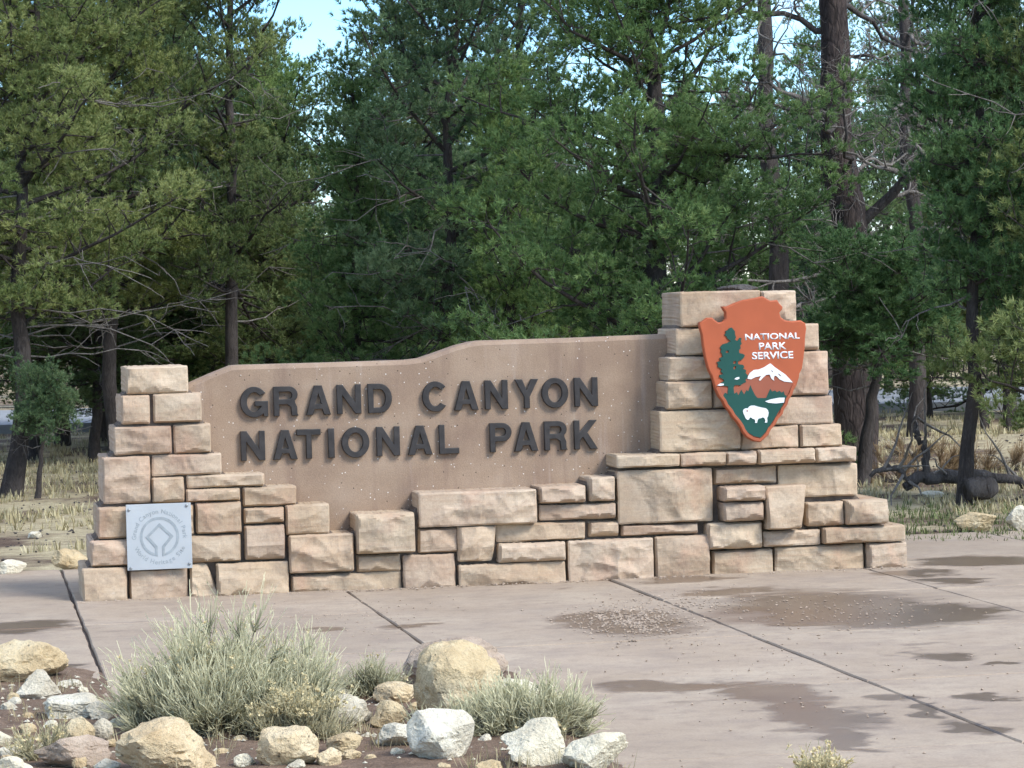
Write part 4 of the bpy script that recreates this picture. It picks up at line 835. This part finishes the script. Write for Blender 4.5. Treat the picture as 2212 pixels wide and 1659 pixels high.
def plant(g, x, Y, needles, label, rot=0.0, sc=1.0, group=None, name='pinyon_pine', bark='bark', z=None, loc=None):
    if loc is None:
        p = pln(x, 700, Y); loc = Vector((p.x, Y, terrain(p.x, Y)))
    root = empty(name, loc); root.rotation_euler = (0, 0, rot); root.scale = (sc, sc, sc) if isinstance(sc, (int, float)) else sc
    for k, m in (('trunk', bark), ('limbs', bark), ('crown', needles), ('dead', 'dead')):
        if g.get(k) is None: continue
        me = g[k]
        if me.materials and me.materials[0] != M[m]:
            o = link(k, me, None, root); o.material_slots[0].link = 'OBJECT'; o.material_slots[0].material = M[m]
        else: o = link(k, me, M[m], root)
        if k == 'dead': o['kind'] = 'stuff'
        o.name = {'trunk': 'trunk', 'limbs': 'limbs', 'crown': 'crown', 'dead': 'dead_twigs'}[k]
    return tag(root, label, 'pine tree', group)
wide = lambda s: 1.0-.55*s**1.5 if s < .93 else .28
cone = lambda s: 1.02-.92*s
rnd_ = lambda s: math.sqrt(max(.06, 1-(2*s-.85)**2)) if s < .93 else .35
G = {}
G['left'] = pine(101, 7.0, .105, 1.95, 2.0, 44, (.45, .3), rnd_, 1.0, .15, .62, dead=26)
G['dense'] = pine(102, 7.4, .12, .7, 2.05, 60, (.1, .2), wide, 1.0, .25, .5, dead=8)
G['mid'] = pine(103, 6.6, .10, 1.5, 1.8, 42, (-.2, 0), rnd_, .95, .2, .45, dead=16)
G['slim'] = pine(104, 6.0, .085, .7, 1.4, 44, (0, 0), cone, 1.0, .2, .55, dead=12)
G['right'] = pine(105, 6.8, .075, 1.85, 1.12, 44, (.62, .1), rnd_, 1.05, .05, .45, dead=10)
G['small'] = pine(106, 2.6, .075, 1.6, 1.15, 24, (.28, 0), rnd_, 1.15, .08, .5, dead=5)
G['tall'] = pine(107, 8.5, .115, 2.2, 2.1, 40, (0, 0), wide, .8, .2, .45, dead=18)
G['open'] = pine(108, 6.4, .085, 1.7, 1.8, 34, (.2, 0), rnd_, .85, .3, .5, dead=20)
print('needle tris', {k: g['ntri'] for k, g in G.items()}, sum(g['ntri'] for g in G.values()))
plant(G['left'], 12, 33, 'n_olive', 'olive green pinyon pine leaning over the dry grass left of the wall', 0.0, (1, 1, .94))
plant(G['mid'], 128, 46, 'n_blue', 'dark trunked pine standing behind the leaning olive pinyon', 1.0)
plant(G['tall'], 488, 40, 'n_olive', 'olive pine with dark forked trunk behind the left half of panel', 2.1, (.8, .8, 1))
plant(G['mid'], 338, 50, 'n_green', 'pine with slim straight trunk seen above the left pillar', 4.0, 1.0)
plant(G['slim'], 760, 35, 'n_green', 'bright green bushy pinyon behind the low half of panel', 0.4, .82)
plant(G['open'], 955, 34, 'n_blue', 'pinyon with two dark curved stems behind the panel step', 5.2, 1.0)
plant(G['slim'], 1120, 33, 'n_green', 'narrow pinyon beside the dense pine, behind panel step', 3.0, .78)
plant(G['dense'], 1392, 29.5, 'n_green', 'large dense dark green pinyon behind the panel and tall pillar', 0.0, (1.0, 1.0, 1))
plant(G['tall'], 1150, 43, 'n_blue', 'tall open pine with dark limb behind the dense pinyon', 0.6, 1.0)
plant(G['right'], 2075, 26.5, 'n_green', 'pinyon with thin leaning trunk right of the wall end', 0.0, (.86, .86, 1))
plant(G['small'], 1852, 30, 'n_green', 'young pine leaning in front of the big bare ponderosa', 0.0, (1, 1, .84))
plant(G['slim'], 2330, 26, 'n_olive', 'yellowish pinyon at the far right of the clearing', 1.5, 1.0)
plant(G['slim'], 2000, 46, 'n_green', 'little pine on thin stem near the road, behind leaning pinyon', 2.5, (.75, .75, .55))
plant(G['tall'], 1985, 52, 'n_blue', 'tall thin trunked pine behind the bare ponderosa', 3.6, 1.0)
plant(G['small'], 70, 32.5, 'n_blue', 'pale spindly sapling in front of the leaning olive pinyon', 0.3, (.40, .40, .46))
plant(G['open'], 620, 48, 'n_green', 'open crowned pine behind bright green bushy pinyon', 1.3, .95)
plant(G['mid'], -150, 36, 'n_olive', 'olive pine at the edge of clearing beyond leaning pinyon', 2.6, 1.0)
plant(G['mid'], 2180, 42, 'n_blue', 'bluish pine behind the leaning pinyon beside the road', 5.5, .95)
plant(G['slim'], 410, 44, 'n_green', 'low bushy pinyon filling the gap behind the left panel shoulder', 0.9, (.95, .95, .55))
plant(G['dense'], 585, 42, 'n_olive', 'low spreading olive pinyon behind the word at panel top', 2.2, (.72, .72, .46))
plant(G['dense'], 905, 40, 'n_green', 'low broad green pinyon behind the two stemmed pinyon', 4.4, (.7, .7, .5))
plant(G['slim'], 1240, 36, 'n_green', 'low light green pinyon tucked beside the dense pinyon', 1.9, (.85, .85, .5))
plant(G['slim'], 250, 52, 'n_blue', 'low bluish pinyon near the road above the left pillar', 3.3, (.8, .8, .42))
plant(G['mid'], 885, 46, 'n_olive', 'round crowned olive pine behind the two stemmed pinyon', 0.2, 1.0)
plant(G['open'], 1755, 58, 'n_blue', 'thin crowned pine across the road behind the bare ponderosa', 2.4, .95)
plant(G['open'], 1915, 56, 'n_green', 'sparse pine by the road right of the bare ponderosa', 0.7, .9)
plant(G['left'], 250, 40, 'n_olive', 'wide olive pine behind the left pillar and leaning pinyon', 3.7, 1.0)
plant(G['small'], 215, 47, 'n_green', 'young round crowned pine near the road left of the stone pillar', 1.0, 1.3)
plant(G['small'], 300, 44, 'n_blue', 'young bluish pine behind the top of the left pillar', 2.7, 1.25)
plant(G['small'], 420, 49, 'n_green', 'young green pine behind the sloping shoulder of panel', 4.2, 1.3)
plant(G['tall'], 1790, 66, 'n_green', 'tall pine across the road straight behind the bare ponderosa', 1.1, 1.0)
plant(G['mid'], 65, 43, 'n_green', 'low pine with hanging branches behind the spindly sapling', 1.7, (.85, .85, .62))
plant(G['mid'], 195, 42, 'n_olive', 'low olive pine between leaning pinyon and left pillar', 3.1, (.8, .8, .6))
plant(G['mid'], 335, 45, 'n_blue', 'low bluish pine filling the shade above the left pillar', 5.0, (.9, .9, .62))
# woods on both sides of the road
rg = np.random.RandomState(12); kinds = ['mid', 'slim', 'open', 'dense', 'right']; placed = []
tries = 0
while len(placed) < 78 and tries < 4000:
    tries += 1; Y = 42+88*rg.rand()**1.1; x = Y*math.tan(PSI)+rg.uniform(-.215, .215)*Y
    if on_road((x, Y), 1.6) or any(math.hypot(x-a, Y-b) < 2.6 for a, b in placed): continue
    placed.append((x, Y)); k = kinds[rg.randint(len(kinds))]; far = Y > 66; s = rg.uniform(.62, 1.0)*(1.0 if not far else 1.15); px = CX+FP*math.tan(math.atan2(x, Y)-PSI)
    if 1620 < px < 1980: s *= .62
    if 600 < px < 740: s *= .7
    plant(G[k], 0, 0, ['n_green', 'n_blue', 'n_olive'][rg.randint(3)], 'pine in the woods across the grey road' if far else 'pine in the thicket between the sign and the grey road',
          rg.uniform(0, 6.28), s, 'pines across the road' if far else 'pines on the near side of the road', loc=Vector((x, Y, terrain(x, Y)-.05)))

# the woods go on to either side
rg = np.random.RandomState(21); n_ = 0
while n_ < 90:
    Y = 27+75*rg.rand(); a = rg.uniform(.25, .75)*(1 if rg.rand() < .5 else -1); x = Y*math.tan(PSI)+a*Y
    if on_road((x, Y), 1.6) or abs(a)*Y < 7.5 or any(math.hypot(x-c, Y-d) < 2.4 for c, d in placed): continue
    placed.append((x, Y)); n_ += 1
    plant(G[kinds[rg.randint(len(kinds))]], 0, 0, ['n_green', 'n_blue', 'n_olive'][rg.randint(3)], 'pine in the woods beside the clearing', rg.uniform(0, 6.28), rg.uniform(.7, 1.05), 'pines beside the clearing', loc=Vector((x, Y, terrain(x, Y)-.05)))
# ================================================================== BARE PONDEROSA
def ponderosa(name, x, Y, Hh, r0, label, seed, nb, zmin, bl, lean=0.0, bark='barkp', foliage=None):
    rg = np.random.RandomState(seed); p = pln(x, 700, Y); root = empty(name, Vector((p.x, Y, terrain(p.x, Y)))); n = 24; t = np.linspace(0, 1, n)
    TP_ = np.stack([lean*t+.10*np.sin(t*7)+.035*np.sin(t*21), .04*np.cos(t*7), -.3+(Hh+.3)*t], -1); v, q = tube(TP_, r0*(1.12-.62*t)+.02*(1-t)**6, 20, seed, .10); link('trunk', mesh_np('trunk', v, q, True), M[bark], root)
    A = Acc(); B = Acc()
    def branch(p0, d, L, r, lev):
        m = 9 if lev < 2 else 6; pts = [p0]; dd = d.copy()
        for k in range(m-1): dd = unit(dd+rg.normal(0, .30, 3)+np.array([0, 0, .05])); pts.append(pts[-1]+dd*L/(m-1))
        pts = np.array(pts); v, q = tube(pts, np.linspace(r, r*.3, m), 6 if lev < 2 else 3, rg.randint(999), .1); 
        if lev == 0: link('limb', mesh_np('limb', v, q, True), M['deadd' if rg.rand() < .55 else 'dead'], root)
        else: B.add(v, q)
        if lev < 3:
            for k in range((6, 5, 3)[lev]):
                j = rg.randint(2, m); e = unit(unit(pts[j]-pts[j-1])*.8+rg.normal(0, .65, 3)); branch(pts[j], e, L*rg.uniform(.25, .55), r*.45*(1-.5*j/m)+.002, lev+1)
    if nb > 20: branch(TP_[9], np.array([.35, -.25, .9]), 2.6, .075, 0)
    for i in range(nb):
        z = zmin+(Hh-zmin)*(i+rg.rand())/nb; az = rg.uniform(0, 6.28); k = int(z/Hh*(n-1)); el = rg.uniform(-.25, .5)
        branch(TP_[min(n-1, k)], np.array([math.cos(az)*math.cos(el), math.sin(az)*math.cos(el)*.7, math.sin(el)]), bl*rg.uniform(.55, 1.2), rg.uniform(.022, .055), 0)
    link('dead_twigs', B.mesh('dead_twigs', True), M['dead'], root)['kind'] = 'stuff'
    tag(root, label, 'pine tree'); return root
ponderosa('ponderosa_pine', 1830, 33, 7.5, .235, 'thick barked ponderosa trunk with bare twisted grey branches', 7, 26, 1.9, 1.75)
ponderosa('ponderosa_pine', 1668, 44, 9, .16, 'dark slender ponderosa trunk rising behind the dense pinyon', 9, 12, 3.6, 1.3, .1, 'bark')
ponderosa('ponderosa_pine', 1965, 40, 8, .11, 'thin grey bare trunk right of the thick ponderosa', 10, 10, 3.0, 1.0, .15, 'bark')
# forked stem growing against the big trunk
def limb_obj(name, pts, rad, mat, label, cat, twigs=0, seed=0, group=None):
    rg = np.random.RandomState(seed); pts = np.array(pts, float); t = np.linspace(0, 1, len(pts)); u = np.linspace(0, 1, len(pts)*4)
    Pn = np.stack([np.interp(u, t, pts[:, k]) for k in range(3)], -1); k_ = np.array([.25, .5, .25])
    for _ in range(2): Pn[1:-1] = .25*Pn[:-2]+.5*Pn[1:-1]+.25*Pn[2:]
    Pn[1:-1] += rg.normal(0, .012, Pn[1:-1].shape); rr = np.interp(u, np.linspace(0, 1, len(rad)), rad); root = empty(name, Vector(Pn[0])); c = Pn[0]
    v, q = tube(Pn-c, rr, 9, seed, .09); q = q.tolist(); me = bpy.data.meshes.new('trunk'); me.from_pydata(v.tolist(), [], q+[list(range(8, -1, -1)), list(range(len(v)-9, len(v)))]); me.update(); me.polygons.foreach_set('use_smooth', [True]*len(me.polygons))
    link('log', me, M[mat], root)
    if twigs:
        A = Acc()
        for i in range(twigs):
            j = rg.randint(2, len(Pn)); d = unit(rg.normal(0, 1, 3)+np.array([0, 0, .6])); L = rg.uniform(.25, .8); w = np.linspace(0, 1, 6)[:, None]
            v, q = tube(Pn[j]-c+w*L*d+np.cumsum(rg.normal(0, .05, (6, 3)), 0)*w, np.linspace(.018, .004, 6), 5); A.add(v, q)
        link('twigs', A.mesh('twigs', True), M['dead'], root)['kind'] = 'stuff'
    tag(root, label, cat, group); return root
def gp(x, y, h=0.0): p = gnd(x, y); return (p.x, p.y, h)
Yl = gnd(2060, 1062).y
limb_obj('fallen_log', [pln(1955, 1052, Yl), pln(1985, 1028, Yl), pln(2050, 1030, Yl), pln(2120, 1026, Yl), pln(2190, 1040, Yl), pln(2260, 1052, Yl)], [.05, .065, .07, .055, .045, .02], 'deadd', 'dark fallen log with upturned branches behind the leaning pinyon', 'log', 7, 3)
limb_obj('dead_branch', [pln(1998, 1028, Yl), pln(2003, 985, Yl), pln(1992, 955, Yl), pln(1976, 935, Yl), pln(1978, 900, Yl)], [.045, .04, .03, .025, .012], 'deadd', 'upright crooked dead branch rising from the fallen log', 'branch', 3, 4)
limb_obj('dead_branch', [pln(1880, 1030, Yl-1), pln(1915, 1008, Yl-1), pln(1945, 1012, Yl-1), pln(1962, 1045, Yl-1)], [.02, .03, .03, .015], 'deadd', 'arched grey dead branch beside the wall end', 'branch', 6, 5)
p0 = gnd(2090, 1085); p1 = gnd(2146, 1083)
limb_obj('log_butt', [(p0.x, p0.y, .11), (p0.x*.5+p1.x*.5, p0.y+.03, .12), (p1.x, p1.y+.1, .11)], [.10, .115, .10], 'deadd', 'short thick grey log lying behind the leaning pinyon trunk', 'log', 0, 6)
# dark weathered lump on top of the tall pillar, with a pale scrap of wood
pt = pln(1592, 630, WY+.35); kk = WY/FP
o = link('weathered_stone', rock_mesh(95*kk, .22, 20*kk, 91, .2), M['deadd'], None, (pt.x, pt.y, pt.z+7*kk)); tag(o, 'dark flat lump lying on top of the tall stone pillar', 'stone')
